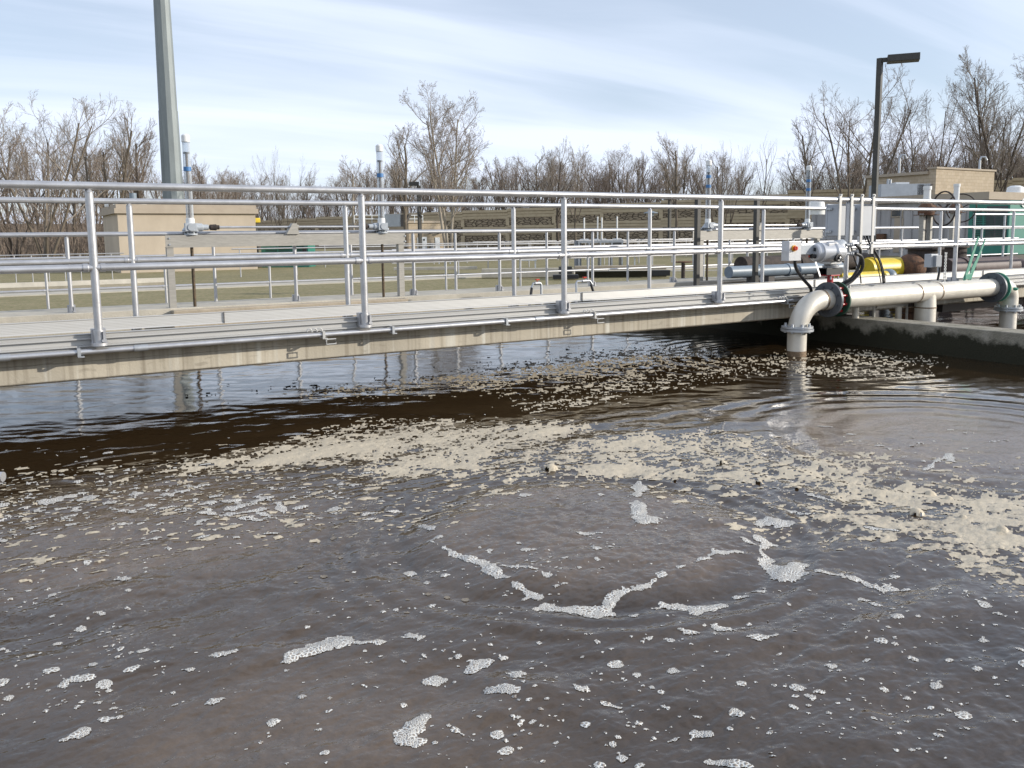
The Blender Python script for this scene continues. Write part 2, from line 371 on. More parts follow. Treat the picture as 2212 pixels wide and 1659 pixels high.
# ------------------------------------------------------------------ water and foam
# polar mesh round the photographer: fine nearby, coarser far away
CAM2 = np.array([0., 0.])
NR, NA = 840, 1560
pit = np.concatenate([np.linspace(math.radians(38), math.radians(6.2), NR-50), np.linspace(math.radians(6.15), math.radians(4.4), 50)])
rad = (CZ-WZ)/np.tan(pit)
ang = HEAD+np.linspace(math.radians(42), -math.radians(42), NA)
RR, AA = np.meshgrid(rad, ang, indexing='ij')
X, Y = RR*np.cos(AA), RR*np.sin(AA)
def w2(x, y): p = at(x, y, Z=WZ); return (p.x, p.y)
def seg_d(pts, widths=None):
    """distance to a polyline given as photo pixels on the water, in metres (minus a half width)"""
    P_ = [w2(*p) for p in pts]; best = np.full(X.shape, 99.)
    for i in range(len(P_)-1):
        ax, ay = P_[i]; bx_, by = P_[i+1]; dx, dy = bx_-ax, by-ay; L = dx*dx+dy*dy+1e-9
        t = np.clip(((X-ax)*dx+(Y-ay)*dy)/L, 0, 1); d = np.hypot(X-ax-t*dx, Y-ay-t*dy)
        if widths: d = d-1.11*(widths[i]*(1-t)+widths[i+1]*t)
        best = np.minimum(best, d)
    return best
# --- waves
ripple = .0016*(fbm(X*46+Y*10, Y*60, 991, 2)-.5)+.0045*np.abs(fbm(X*9+Y*4, Y*17-X*3, 992, 3)-.5)
bc = np.array(w2(1265, 1150)); bd = np.hypot(X-bc[0], Y-bc[1])            # the big boil
b2 = np.array(w2(330, 1150)); bd2 = np.hypot(X-b2[0], Y-b2[1])
b3 = np.array(w2(2080, 950)); bd3 = np.hypot(X-b3[0], Y-b3[1])
b4 = np.array(w2(700, 1640)); bd4 = np.hypot(X-b4[0], Y-b4[1])
wx = X+.10*(fbm(X*2.2, Y*2.2, 5)-.5); wy = Y+.10*(fbm(X*2.2+9, Y*2.2, 6)-.5)
Zw = .010*(fbm(wx*1.6, wy*2.4, 11, 3)-.5)+.0065*(fbm(wx*5+wy*1.5, wy*7, 12, 3)-.5)
jit = .12*(fbm(X*1.7, Y*1.7, 31, 2)-.5)
near = sstep(7.5, 3.5, RR)
Zw = Zw+(.0075*(fbm(wx*7+wy*3, wy*11-wx*2, 14, 3)-.5)+.006*(fbm(wx*11-wy*4, wy*15, 15, 3)-.5)*fbm(X*1.5, Y*1.5, 16, 2)*2)*near
chop = (fbm(wx*16, wy*22, 21, 4, .55)-.5)
Zw = Zw+.022*(fbm(wx*2.6+wy, wy*4.2, 13, 2)-.5)*near+.0075*chop*near*(.22+1.05*sstep(.85, .6, np.minimum(np.minimum(bd+jit*.5, bd2*.75+jit), bd3*.6+jit)))
brim = .30+.02*(fbm(X*4, Y*4, 2)-.5)
def rings(d, r0, amp, lam, wd): return amp*np.exp(-((d-r0)/wd)**2)*np.cos((d-r0)*2*PI/lam)
Zw = Zw+.030*np.exp(-((bd+jit*.5)/.70)**10)-.008*np.exp(-((bd+jit*.5-.82)/.06)**2)+rings(bd+jit*.5, .98, .0030, .115, .14)+rings(bd+jit*1.6, 1.15, .0012, .14, .3)
Zw = Zw+.010*np.exp(-((bd2+jit)/.55)**4)+rings(bd2+jit, .85, .0018, .2, .3)
Zw = Zw+.012*np.exp(-((bd3+jit)/.7)**4)+rings(bd3+jit, 1.2, .007, .26, .6)
dl = seg_d([(1030, 1465), (1180, 1500), (1290, 1545), (1380, 1610), (1450, 1700)])
Zw = Zw+.006*np.exp(-((dl+.3*jit)/.06)**2)
Zw = Zw+.004*np.exp(-(seg_d([(300, 1010), (700, 960), (1200, 930), (1650, 900)])/.5)**2)*np.sin(Y*16+3*fbm(X*1.2, Y*2, 44)*3)
pier = np.array(w2(1720, 768)); pd_ = np.hypot(X-pier[0], Y-pier[1])
Zw = Zw+.0045*np.exp(-((pd_-1.1)/.8)**2)*np.sin(pd_*30+2*fbm(X*2, Y*2, 4))
xr_, yr_ = X*.52+Y*.85, X*.85-Y*.52   # along and across the view of the far strip
Zw = Zw*(.55+.45*near)+(.0075*(fbm(xr_*4.5, yr_*1.1, 77, 4, .55)-.5)+.0022*(fbm(xr_*16, yr_*5, 78, 3)-.5))*(1-near)
Zw = Zw+ripple*near+WZ
# --- how aerated (pale and turbid) the water is, with sky sheen painted in patches
aer_sheen = .58*sstep(.85, .55, bd+jit*.7)+.62*sstep(1.25, .35, bd2+jit*2)+.9*sstep(1.7, .5, bd3+jit*2)+.5*sstep(1.1, .2, bd4)
aer_sheen = np.clip(aer_sheen*(.55+.9*fbm(wx*3, wy*5, 51)), 0, 1)
near2 = sstep(5.5, 3.2, RR)*.32
aer_sheen = np.maximum(aer_sheen, near2*(.25+1.5*(fbm(wx*1.5, wy*2.2, 52)-.25)))

def grid_mesh(name, Z, keep, attrs, m, drop=None):
    idx = -np.ones(X.shape, np.int64)
    if keep is None: faces_mask = np.ones((NR-1, NA-1), bool)
    else: faces_mask = keep
    a = np.zeros(X.shape, bool)
    a[:-1, :-1] |= faces_mask; a[1:, :-1] |= faces_mask; a[:-1, 1:] |= faces_mask; a[1:, 1:] |= faces_mask
    idx[a] = np.arange(a.sum())
    i, j = np.nonzero(faces_mask)
    q = np.stack([idx[i, j], idx[i, j+1], idx[i+1, j+1], idx[i+1, j]], 1).astype(np.int32)
    co = np.stack([X[a], Y[a], Z[a]], 1).astype(np.float32)
    me = bpy.data.meshes.new(name)
    me.vertices.add(len(co)); me.vertices.foreach_set('co', co.ravel())
    me.loops.add(q.size); me.loops.foreach_set('vertex_index', q.ravel())
    me.polygons.add(len(q)); me.polygons.foreach_set('loop_start', np.arange(len(q), dtype=np.int32)*4)
    me.update(calc_edges=True)
    me.polygons.foreach_set('use_smooth', np.ones(len(q), bool))
    for k, v in attrs.items():
        at_ = me.attributes.new(k, 'FLOAT', 'POINT'); at_.data.foreach_set('value', v[a].astype(np.float32))
    me.update(); o = bpy.data.objects.new(name, me); C.objects.link(o); me.materials.append(m); return o

def water_mat():
    m = bpy.data.materials.new('brown turbid water'); m.use_nodes = True; nt = m.node_tree; b = nt.nodes['Principled BSDF']; L = nt.links
    b.inputs['Roughness'].default_value = .03; b.inputs['IOR'].default_value = 1.6
    a = nt.nodes.new('ShaderNodeAttribute'); a.attribute_name = 'aer_sheen'
    t = nt.nodes.new('ShaderNodeTexCoord')
    n = nt.nodes.new('ShaderNodeTexNoise'); n.inputs['Scale'].default_value = 28; n.inputs['Detail'].default_value = 6; n.inputs['Roughness'].default_value = .65; L.new(t.outputs['Object'], n.inputs['Vector'])
    r = nt.nodes.new('ShaderNodeMapRange'); r.inputs[1].default_value = .3; r.inputs[2].default_value = .7; r.inputs[3].default_value = .7; r.inputs[4].default_value = 1.15; L.new(n.outputs[0], r.inputs[0])
    q = nt.nodes.new('ShaderNodeMath'); q.operation = 'MULTIPLY'; L.new(a.outputs['Fac'], q.inputs[0]); L.new(r.outputs[0], q.inputs[1])
    x = nt.nodes.new('ShaderNodeMix'); x.data_type = 'RGBA'; L.new(q.outputs[0], x.inputs['Factor'])
    x.inputs['A'].default_value = (.032, .0195, .009, 1); x.inputs['B'].default_value = (.165, .118, .080, 1)
    L.new(x.outputs['Result'], b.inputs['Base Color'])
    n2 = nt.nodes.new('ShaderNodeTexNoise'); n2.inputs['Scale'].default_value = 55; n2.inputs['Detail'].default_value = 3; L.new(t.outputs['Object'], n2.inputs['Vector'])
    s = nt.nodes.new('ShaderNodeMath'); s.operation = 'MULTIPLY_ADD'; s.inputs[1].default_value = .24; s.inputs[2].default_value = .03; L.new(a.outputs['Fac'], s.inputs[0])
    bp = nt.nodes.new('ShaderNodeBump'); bp.inputs['Distance'].default_value = .012; L.new(s.outputs[0], bp.inputs['Strength']); L.new(n2.outputs[0], bp.inputs['Height'])
    L.new(bp.outputs[0], b.inputs['Normal'])
    return m
M['water'] = water_mat()
# faces outside the walls are dropped
fc = lambda A_: A_[:-1, :-1]
inside = (fc(Y) < 11.95) & (fc(Y) > -.5)
tag(grid_mesh('water', Zw, inside, {'aer_sheen': aer_sheen}, M['water']), None, None, kind='structure')

b = MB(); b.add([(x, y, WZ-.03) for x, y in ((-30, -.5), (40, -.5), (40, 11.95), (-30, 11.95))], [(0, 1, 2, 3)]); tag(b.build('water', M['water']), None, None, kind='structure')
# --- foam. density fields (metres), thresholded at mesh resolution
n_a = fbm(wx*7+wy*2, wy*9, 101, 5, .6); n_b = fbm(wx*18, wy*22, 102, 4, .6); n_c = fbm(wx*2.2, wy*3, 103, 3)
def region(pts, w, soft): return sstep(soft, -soft, seg_d(pts, w))
dens = .95*region([(395, 1005), (640, 985), (850, 950), (1080, 950), (1180, 935)], [.05, .30, .5, .45, .25], .28)
dens = np.maximum(dens, .80*region([(820, 1010), (1150, 985), (1350, 960)], [.2, .35, .3], .25))
dens_left = dens.copy(); dens = dens*0
dens = np.maximum(dens, .98*region([(1080, 1010), (1350, 1015), (1600, 1035)], [.06, .12, .08], .12))
dens_fill = dens.copy()
dens = np.maximum(dens, dens_left)
dens = np.maximum(dens, .62*region([(1200, 1000), (1500, 960), (1800, 1000), (1500, 1020)], [.2, .3, .3, .2], .2))
_a = .98*region([(1800, 1120), (1950, 1140), (2100, 1150), (2250, 1160)], [.10, .13, .22, .3], .10); dens_fill = np.maximum(dens_fill, _a)
dens = np.maximum(dens, .98*region([(1800, 1120), (1950, 1140), (2100, 1150), (2250, 1160)], [.10, .13, .22, .3], .10))
dens = np.maximum(dens, .85*region([(1790, 1030), (1950, 1070), (2100, 1100), (2260, 1120)], [.1, .2, .25, .3], .16))
dens = np.maximum(dens, .90*region([(2020, 1180), (2120, 1210), (2190, 1250), (2260, 1290)], [.05, .10, .10, .08], .06))
dens = np.maximum(dens, .62*region([(1600, 960), (1750, 1010), (1850, 1060), (2000, 1110)], [.15, .2, .2, .2], .2))
dens = np.maximum(dens, .46*region([(1640, 775), (1800, 765), (1890, 780), (1960, 780)], [.2, .45, .5, .3], .35))
dens = np.maximum(dens, .58*region([(1780, 800), (1900, 805)], [.25, .35], .2))
dens = np.maximum(dens, .56*region([(1180, 860), (1400, 810), (1600, 785)], [.3, .5, .5], .5))
dens = np.maximum(dens, .50*region([(700, 850), (950, 830), (1200, 800), (1450, 760)], [.15, .4, .6, .5], .4))
dens = np.maximum(dens, .20*region([(100, 1050), (500, 1070), (900, 1060)], [.3, .4, .3], .3))
dens = np.maximum(dens, .15*sstep(6.5, 4.5, RR)*sstep(3.2, 4.2, RR))
dens = dens*sstep(.50, .60, bd+jit*.6+.08*(n_a-.5)*2)                          # the boils push scum away
def chips(dens_, sc_, seed, el=1.5, rmin=.25, rmax=.62):
    gx, gy = wx*sc_+wy*sc_*.2, wy*sc_*el; ix0, iy0 = np.floor(gx), np.floor(gy); best = np.full(X.shape, -1.)
    wob = .30*(n_b-.5)+.35*(fbm(wx*60, wy*60, seed+40, 2)-.5)
    for dx in (-1, 0, 1):
        for dy in (-1, 0, 1):
            ix, iy = ix0+dx, iy0+dy; r = rmin+(rmax-rmin)*hsh(ix, iy, seed+3)
            d = np.hypot(ix+.5+(hsh(ix, iy, seed+1)-.5)*.9-gx, iy+.5+(hsh(ix, iy, seed+2)-.5)*.9-gy)+wob
            best = np.maximum(best, np.where(hsh(ix, iy, seed) < dens_, (r-d)/sc_, -1))
    return best
dmod = np.clip(dens*(.30+1.35*n_c)*(.35+1.3*n_a), 0, 1)
hc = np.maximum(np.maximum(chips(dmod*.85, 11, 611, 1.8), chips(dmod*.9, 22, 612, 1.7)), chips(dmod, 44, 613))
dens_fill = np.maximum(dens_fill*sstep(.50, .60, bd+jit*.6), .80*dens*sstep(0, .3, dens))
hc = np.maximum(hc, np.where((dens_fill > .5), (.9*n_a+.50*n_c+.8*(n_b-.5)-1.21+.64*dens_fill)*.07, -1))
h_cream = np.where(hc > -.0022, .0006+.0016*np.clip(hc/.02, 0, 1)+.007*np.clip(n_b-.50, 0, 1)*np.clip(hc/.012, 0, 1), -1)
h_cream = np.where(dens > .06, h_cream, -1)
# a few big smooth bubbles riding on the scum
rb = np.random.RandomState(5)
def dome(px, py, r, e=.8):
    c = w2(px, py); d = np.hypot(X-c[0], Y-c[1]); return np.where(d < r, e*np.sqrt(np.maximum(r*r-d*d, 0)), -1)
for px_, py_, r_ in ((1190, 1015, .040), (1980, 1112, .036), (2050, 1078, .022), (1640, 1045, .020), (2165, 1148, .024), (1560, 1000, .018), (1720, 1060, .016), (1870, 1085, .018), (1330, 1030, .016), (2010, 1065, .028), (1460, 1040, .015), (2080, 1120, .018), (1250, 1025, .014), (1100, 1035, .014)):
    h_cream = np.maximum(h_cream, dome(px_, py_, r_))
# small round scum flecks on the dark side
for px_, py_, r_ in [(720, 1165, .018), (735, 1205, .014), (650, 1225, .016), (700, 1245, .018), (640, 1260, .012), (750, 1255, .014), (965, 1290, .016), (880, 1297, .011), (925, 1285, .013), (1005, 1293, .02), (878, 1322, .012), (815, 1298, .011), (670, 1250, .014), (760, 1130, .02), (690, 1150, .014), (755, 1215, .01), (790, 1120, .016)]:
    c = w2(px_, py_); d = np.hypot(X-c[0], (Y-c[1]))*(.75+.7*n_b); h_cream = np.maximum(h_cream, np.where(d < r_, .0018, -1))

# --- white froth: strings and rafts of bubbles
fr = []
def F_(pts, w): fr.append(seg_d(pts, [q*1.15+.002 for q in w]))
F_([(905, 1138), (930, 1150), (938, 1158)], [.006, .020, .004])
F_([(932, 1180), (975, 1203), (1000, 1210)], [.012, .012, .014])
F_([(1000, 1213), (1030, 1222), (1062, 1245), (1100, 1262)], [.012, .030, .034, .010])
F_([(1085, 1236), (1150, 1246)], [.010, .003])
F_([(1118, 1272), (1150, 1290)], [.020, .022])
F_([(1155, 1310), (1200, 1313), (1250, 1316), (1300, 1318), (1330, 1328)], [.010, .030, .024, .026, .008])
F_([(1265, 1322), (1292, 1336)], [.022, .016])
F_([(1318, 1305), (1340, 1293), (1380, 1280), (1435, 1256)], [.016, .016, .018, .010])
F_([(1470, 1240), (1520, 1222), (1545, 1205), (1590, 1200)], [.004, .020, .026, .018])
F_([(1538, 1205), (1545, 1188)], [.012, .008])
F_([(1430, 1308), (1480, 1314), (1530, 1312), (1565, 1303)], [.006, .014, .020, .014])
F_([(1498, 1318), (1502, 1326)], [.02, .012])
F_([(1382, 1040), (1383, 1060), (1378, 1085)], [.020, .034, .008])
F_([(1377, 1095), (1384, 1125), (1392, 1135)], [.010, .040, .044])
F_([(1400, 1128), (1440, 1134), (1482, 1140)], [.012, .004, .006])
F_([(1250, 1166), (1300, 1166)], [.004, .012])
F_([(1635, 1135), (1665, 1125), (1650, 1115), (1700, 1105)], [.02, .034, .01, .02])
F_([(1640, 1165), (1660, 1172), (1640, 1190), (1665, 1205)], [.03, .03, .015, .03])
F_([(1655, 1210), (1680, 1235), (1695, 1245), (1725, 1220)], [.024, .034, .040, .03])
F_([(1700, 1130), (1680, 1145)], [.02, .012])
F_([(1605, 1170), (1625, 1178)], [.016, .02])
F_([(1780, 1238), (1812, 1248)], [.018, .01]); F_([(1850, 1250), (1885, 1262), (1900, 1270)], [.018, .024, .01]); F_([(1890, 1255), (1930, 1268)], [.01, .012])
F_([(1875, 1140), (1935, 1148)], [.012, .014]); F_([(1730, 1112), (1780, 1112)], [.01, .012])
F_([(590, 1440), (625, 1425), (650, 1415)], [.012, .022, .028]); F_([(650, 1412), (700, 1395), (725, 1388)], [.030, .040, .036])
F_([(620, 1445), (640, 1442)], [.016, .012])
F_([(145, 1475), (185, 1470)], [.018, .026]); F_([(310, 1462), (415, 1448)], [.004, .012]); F_([(470, 1418), (505, 1414)], [.016, .014])
F_([(185, 1257), (280, 1250)], [.006, .008]); F_([(870, 1590), (890, 1570), (920, 1548)], [.030, .026, .010]); F_([(870, 1600), (905, 1604)], [.012, .014])
F_([(1020, 1447), (1045, 1430)], [.012, .018]); F_([(1085, 1455), (1115, 1456)], [.014, .022]); F_([(1055, 1492), (1115, 1495)], [.022, .008])
F_([(930, 1466), (942, 1466)], [.018, .02]); F_([(765, 1475), (812, 1482)], [.016, .010]); F_([(880, 1375), (905, 1380)], [.018, .016]); F_([(780, 1390), (830, 1388)], [.006, .008])
F_([(1250, 1492), (1272, 1494)], [.014, .018]); F_([(1315, 1515), (1340, 1525)], [.02, .012]); F_([(1370, 1532), (1420, 1532)], [.006, .014]); F_([(1425, 1522), (1450, 1535)], [.014, .008])
F_([(1465, 1365), (1500, 1372)], [.010, .018]); F_([(1545, 1360), (1585, 1366)], [.014, .008]); F_([(1635, 1382), (1680, 1376)], [.010, .008]); F_([(1790, 1352), (1850, 1356)], [.006, .008])
F_([(1850, 1325), (1890, 1330)], [.012, .006]); F_([(1860, 1292), (1885, 1296)], [.018, .012]); F_([(1620, 1273), (1645, 1276)], [.012, .012]); F_([(1590, 1286), (1610, 1284)], [.012, .008])
F_([(1500, 1575), (1520, 1580)], [.016, .012]); F_([(1480, 1540), (1510, 1548)], [.014, .014]); F_([(600, 1088), (608, 1100), (612, 1110)], [.02, .03, .01])
F_([(480, 1118), (540, 1110)], [.01, .016]); F_([(430, 1113), (460, 1112)], [.01, .012]); F_([(560, 1112), (600, 1118)], [.012, .01])
F_([(2000, 1015), (2050, 985), (2055, 1000)], [.01, .02, .02]); F_([(2030, 968), (2100, 972)], [.01, .01]); F_([(2120, 958), (2170, 955)], [.012, .008]); F_([(1760, 920), (1840, 925)], [.01, .012])
F_([(1700, 1060), (1800, 1085)], [.008, .01]); F_([(1640, 1048), (1700, 1062)], [.006, .012])
F_([(1535, 1640), (1600, 1650)], [.006, .010]); F_([(455, 1515), (470, 1512)], [.012, .010]); F_([(225, 1555), (260, 1550)], [.014, .01]); F_([(140, 1600), (175, 1585)], [.008, .012])
fd = np.min(np.stack(fr), 0)
edge = .034*(fbm(wx*28, wy*28, 201, 4, .6)-.5)+.05*(fbm(X*11, Y*11, 205, 2)-.5)
hf = -(fd+edge*1.15+.004)
# scattered clusters of a few bubbles, by jittered cells
for sc_, lo_, sd_ in ((8., .972, 301), (13., .945, 302), (26., .905, 303), (45., .89, 304)):
    ix, iy = np.floor(X*sc_), np.floor(Y*sc_)
    pr = hsh(ix, iy, sd_); cxx = (ix+.5+(hsh(ix, iy, sd_+1)-.5)*.5)/sc_; cyy = (iy+.5+(hsh(ix, iy, sd_+2)-.5)*.5)/sc_
    rr_ = (.10+.16*hsh(ix, iy, sd_+3))/sc_
    dd = np.hypot((X-cxx)*(1+.7*(hsh(ix, iy, sd_+4)-.5)), Y-cyy)+.5*edge/np.sqrt(sc_/9)
    ok = (pr > lo_+.9*(.50-fbm(X*1.5+2*jit, Y*2.2, 88, 3))) & (RR < 6.2)
    hf = np.maximum(hf, np.where(ok & (h_cream <= 0), rr_-dd, -1))
# froth haze over the left boil
lf = region([(60, 1090), (350, 1080), (640, 1075)], [.35, .40, .3], .3)
hf = np.maximum(hf, np.maximum(chips(lf*.30*(.4+n_c), 12, 711), chips(lf*.34*(.4+n_c), 26, 712)))
cl1, cl2 = cell(X*95+2*n_b, Y*95, 500)
h_fr = np.where(hf > 0, (.0008+.0030*np.clip(hf/.030, 0, 1)**.8)+.0016*np.clip(.45-cl1, 0, 1)*2*np.clip(hf/.006, 0, 1), -1)
mk = lambda H: (H[:-1, :-1] > 0) & (H[1:, 1:] > 0) & (H[1:, :-1] > 0) & (H[:-1, 1:] > 0)
ld = region([(520, 850), (760, 840), (960, 810), (1200, 780), (1420, 745)], [.25, .5, .6, .6, .4], .4)
h_dark = np.maximum(chips(ld*.11, 7, 911, 1.6, .2, .5), chips(ld*.16, 14, 912, 1.6, .2, .5)); h_dark = np.where((h_dark > 0) & (Y < 11.7), .002+.016*np.clip(h_dark/.04, 0, 1)**.6, -1)
M['dark_scum'] = mat('dark brown scum', (.10, .085, .06), .8, 0, .3, 30, .4, 90, col2=(.035, .027, .018))
tag(grid_mesh('dark_scum', Zw+h_dark, mk(h_dark), {}, M['dark_scum']), 'dark brown lumps of scum floating below the edge of the footbridge', 'scum', kind='stuff')
def scum_mat():
    m = mat('cream scum', (.58, .50, .37), .6, 0, .06, 30, .25, 140, col2=(.48, .41, .30), spec=.4); nt = m.node_tree; b = nt.nodes['Principled BSDF']; a = nt.nodes.new('ShaderNodeAttribute'); a.attribute_name = 'thick'
    r = nt.nodes.new('ShaderNodeMapRange'); r.inputs[1].default_value = .05; r.inputs[2].default_value = .75; nt.links.new(a.outputs['Fac'], r.inputs[0])
    x = nt.nodes.new('ShaderNodeMix'); x.data_type = 'RGBA'; nt.links.new(r.outputs[0], x.inputs['Factor']); nt.links.new(b.inputs['Base Color'].links[0].from_socket, x.inputs['B']); x.inputs['A'].default_value = (.20, .165, .12, 1)
    nt.links.new(x.outputs['Result'], b.inputs['Base Color']); q = nt.nodes.new('ShaderNodeMapRange'); q.inputs[3].default_value = .08; q.inputs[4].default_value = .5; nt.links.new(a.outputs['Fac'], q.inputs[0]); nt.links.new(q.outputs[0], b.inputs['Roughness']); return m
def froth_mat():
    m = bpy.data.materials.new('white bubble froth'); m.use_nodes = True; nt = m.node_tree; b = nt.nodes['Principled BSDF']; L = nt.links
    b.inputs['Roughness'].default_value = .22; b.inputs['IOR'].default_value = 1.34
    t = nt.nodes.new('ShaderNodeTexCoord')
    nn_ = nt.nodes.new('ShaderNodeTexNoise'); nn_.inputs['Scale'].default_value = 22; nn_.inputs['Detail'].default_value = 2; L.new(t.outputs['Object'], nn_.inputs['Vector'])
    sel = nt.nodes.new('ShaderNodeMapRange'); sel.inputs[1].default_value = .46; sel.inputs[2].default_value = .54; L.new(nn_.outputs[0], sel.inputs[0])
    vs_ = []
    for sc_ in (78, 165):
        v = nt.nodes.new('ShaderNodeTexVoronoi'); v.feature = 'DISTANCE_TO_EDGE'; v.voronoi_dimensions = '2D'; v.inputs['Scale'].default_value = sc_; L.new(t.outputs['Object'], v.inputs['Vector']); vs_.append(v)
    vm = nt.nodes.new('ShaderNodeMix'); vm.data_type = 'FLOAT'; L.new(sel.outputs[0], vm.inputs['Factor']); L.new(vs_[0].outputs['Distance'], vm.inputs['A']); L.new(vs_[1].outputs['Distance'], vm.inputs['B'])
    r = nt.nodes.new('ShaderNodeMapRange'); r.inputs[1].default_value = .06; r.inputs[2].default_value = .26; r.interpolation_type = 'SMOOTHSTEP'; L.new(vm.outputs['Result'], r.inputs[0])
    x = nt.nodes.new('ShaderNodeMix'); x.data_type = 'RGBA'; L.new(r.outputs[0], x.inputs['Factor'])
    x.inputs['A'].default_value = (.74, .73, .68, 1); x.inputs['B'].default_value = (.27, .235, .20, 1)
    L.new(x.outputs['Result'], b.inputs['Base Color'])
    bp = nt.nodes.new('ShaderNodeBump'); bp.inputs['Distance'].default_value = .006; bp.inputs['Strength'].default_value = .7; L.new(vm.outputs['Result'], bp.inputs['Height']); L.new(bp.outputs[0], b.inputs['Normal'])
    return m
M['scum'] = scum_mat(); M['froth'] = froth_mat()
h_cream = np.where((h_fr > 0), -1, h_cream); inW = (Y > -.4) & (Y < 11.8) & ((X < XW0-.02) | (X > XW0+.36))
h_cream = np.where(inW, h_cream, -1); h_fr = np.where(inW, h_fr, -1)
thick = np.clip((hc+.0022)/.0075, 0, 1)*(.35+1.0*fbm(wx*50, wy*60, 811, 3))*(.55+.9*n_c); thick = np.where(h_cream > .012, 1, thick)
tag(grid_mesh('scum', Zw+h_cream, mk(h_cream), {'thick': thick}, M['scum']), 'cream coloured scum drifting in patches on the brown water', 'scum', kind='stuff')
tag(grid_mesh('froth', Zw+h_fr, mk(h_fr), {}, M['froth']), 'white bubble froth in strings and small rafts round the boiling water', 'foam', kind='stuff')

# ------------------------------------------------------------------ conduit on the bridge
t = thing('conduit', 'shiny steel conduit clamped along the near edge of the footbridge slab', 'conduit', (BX0, 6.29, .434))
b = MB(); b.tube([(BX0, 6.30, .434), (7.45, 6.30, .434)], .0185, 16); b.build('tube', M['alu'], t)
for px_ in (304, 1165, 2):
    X0 = at(px_, 740, Y=6.3).x; b = MB(); b.tube([(X0-.045, 6.30, .434), (X0+.045, 6.30, .434)], .0235, 16); b.build('coupling', 'galv', t)
for px_, big in ((700, 1), (1285, 1), (1698, 1), (170, 0), (1095, 0), (850, 0)):
    X0 = at(px_, 700, Y=6.3).x; b = MB()
    b.box((X0-.02, 6.277, .40), (X0+.02, 6.36, .408)); b.box((X0-.022, 6.272, .405), (X0-.002, 6.28, .46)); b.box((X0-.022, 6.276, .452), (X0-.002, 6.36, .462))
    if big:
        b.tube([(X0+.0, 6.26, .40), (X0+.0, 6.26, .362), (X0+.075, 6.26, .362), (X0+.075, 6.26, .40), (X0, 6.26, .40)], .0055, 6, sm=False)
        for k in range(3): b.tube([(X0-.12+k*.04+.018*math.cos(a), 6.29, .468+.018*math.sin(a)) for a in np.linspace(-.4, PI+.2, 8)], .006, 6)
    b.build('clamp', 'alu_white' if big else 'galv', t)

# ------------------------------------------------------------------ railings beyond
def xs_at(pxs, py, Y): return [at(x, py, Y=Y).x for x in pxs]
def zpx(x, y, Y): return at(x, y, Y=Y).z
YB = 12.0
railing('weathered silver handrail on the near edge of the concrete walkway beyond the footbridge', YB, zpx(700, 502.5, YB), zpx(700, 554, YB), .262, -4, 24, xs_at([147, 637, 893, 1079, 1280, 1456, 1614], 560, YB)+[14.4, 16.6, 18.8, 21.0, 23.2], .0255, m='alu_far')
YC = 13.22
railing('silver handrail on the far edge of the concrete walkway beyond the footbridge', YC, zpx(984, 498.5, YC), zpx(984, 552, YC), .235, -4, 24, xs_at([462, 758, 984, 1181, 1356, 1500], 560, YC)+[13.6, 15.6, 17.6, 19.6, 21.6], .024, m='alu_far', socket=False)
YD = 18.0
railing('bright silver handrail standing in the grass beside the concrete path', YD, zpx(98, 558, YD), zpx(98, 628, YD), GZ, -6, 34, xs_at([98, 356, 582, 780, 963, 1124, 1270, 1402, 1520, 1627, 1725, 1815, 1898], 580, YD), .026, m='alu_far', socket=False)
for k, (Yr, h, sp, x0, x1, lab) in enumerate((
        (27.5, .95, 2.3, 12, 40, 'thin silver railing around the nearest settling tank beyond the grass'),
        (33.5, 1.0, 2.2, 8, 52, 'thin silver railing on the low white wall in the middle distance'),
        (41.0, 1.0, 2.0, 14, 60, 'far silver railing in front of the small brick building'),
        (47.0, 1.0, 2.0, 26, 75, 'farthest silver railing at the foot of the stone noise wall'))):
    n_ = int((x1-x0)/sp); railing(lab, Yr, GZ+.1+h, GZ+.1+h*.52, GZ+.02, x0, x1, [x0+.3+i*sp for i in range(n_)], .026, 'thin railings in the distance', 'alu_far', False, n=8)
# low curved tank wall and its little railing at far left
b = MB(); pts = [Vector((-9+1.0*i, 30.5+.35*math.sin(i*.4)-.0045*(i-14)**2*1.3, GZ+.1)) for i in range(15)]
b.tube([p for p in pts], .16, 6, sm=False); tag(b.build('tank_kerb', 'conc_warm'), 'curved pale concrete kerb at the far left of the lawn', 'kerb')
t = thing('handrail', 'low far railing of thin white posts left of the beige building', 'railing', (-8, 35, GZ), 'thin railings in the distance')
b = MB(); b.tube([(-8, 35, GZ+1.0), (4.4, 35, GZ+1.0)], .022, 6); b.build('top_rail', 'alu_far', t)
p0 = None
for i in range(24):
    xx = -8+i*.52
    if p0 is None: b = MB(); b.tube([(0, 0, 0), (0, 0, .98)], .018, 6); p0 = b.build('post', 'alu_far', t, loc=(xx, 35, GZ))
    else: c = copy_tree(p0, t); c.location = vec(xx, 35, GZ)-wloc(t)

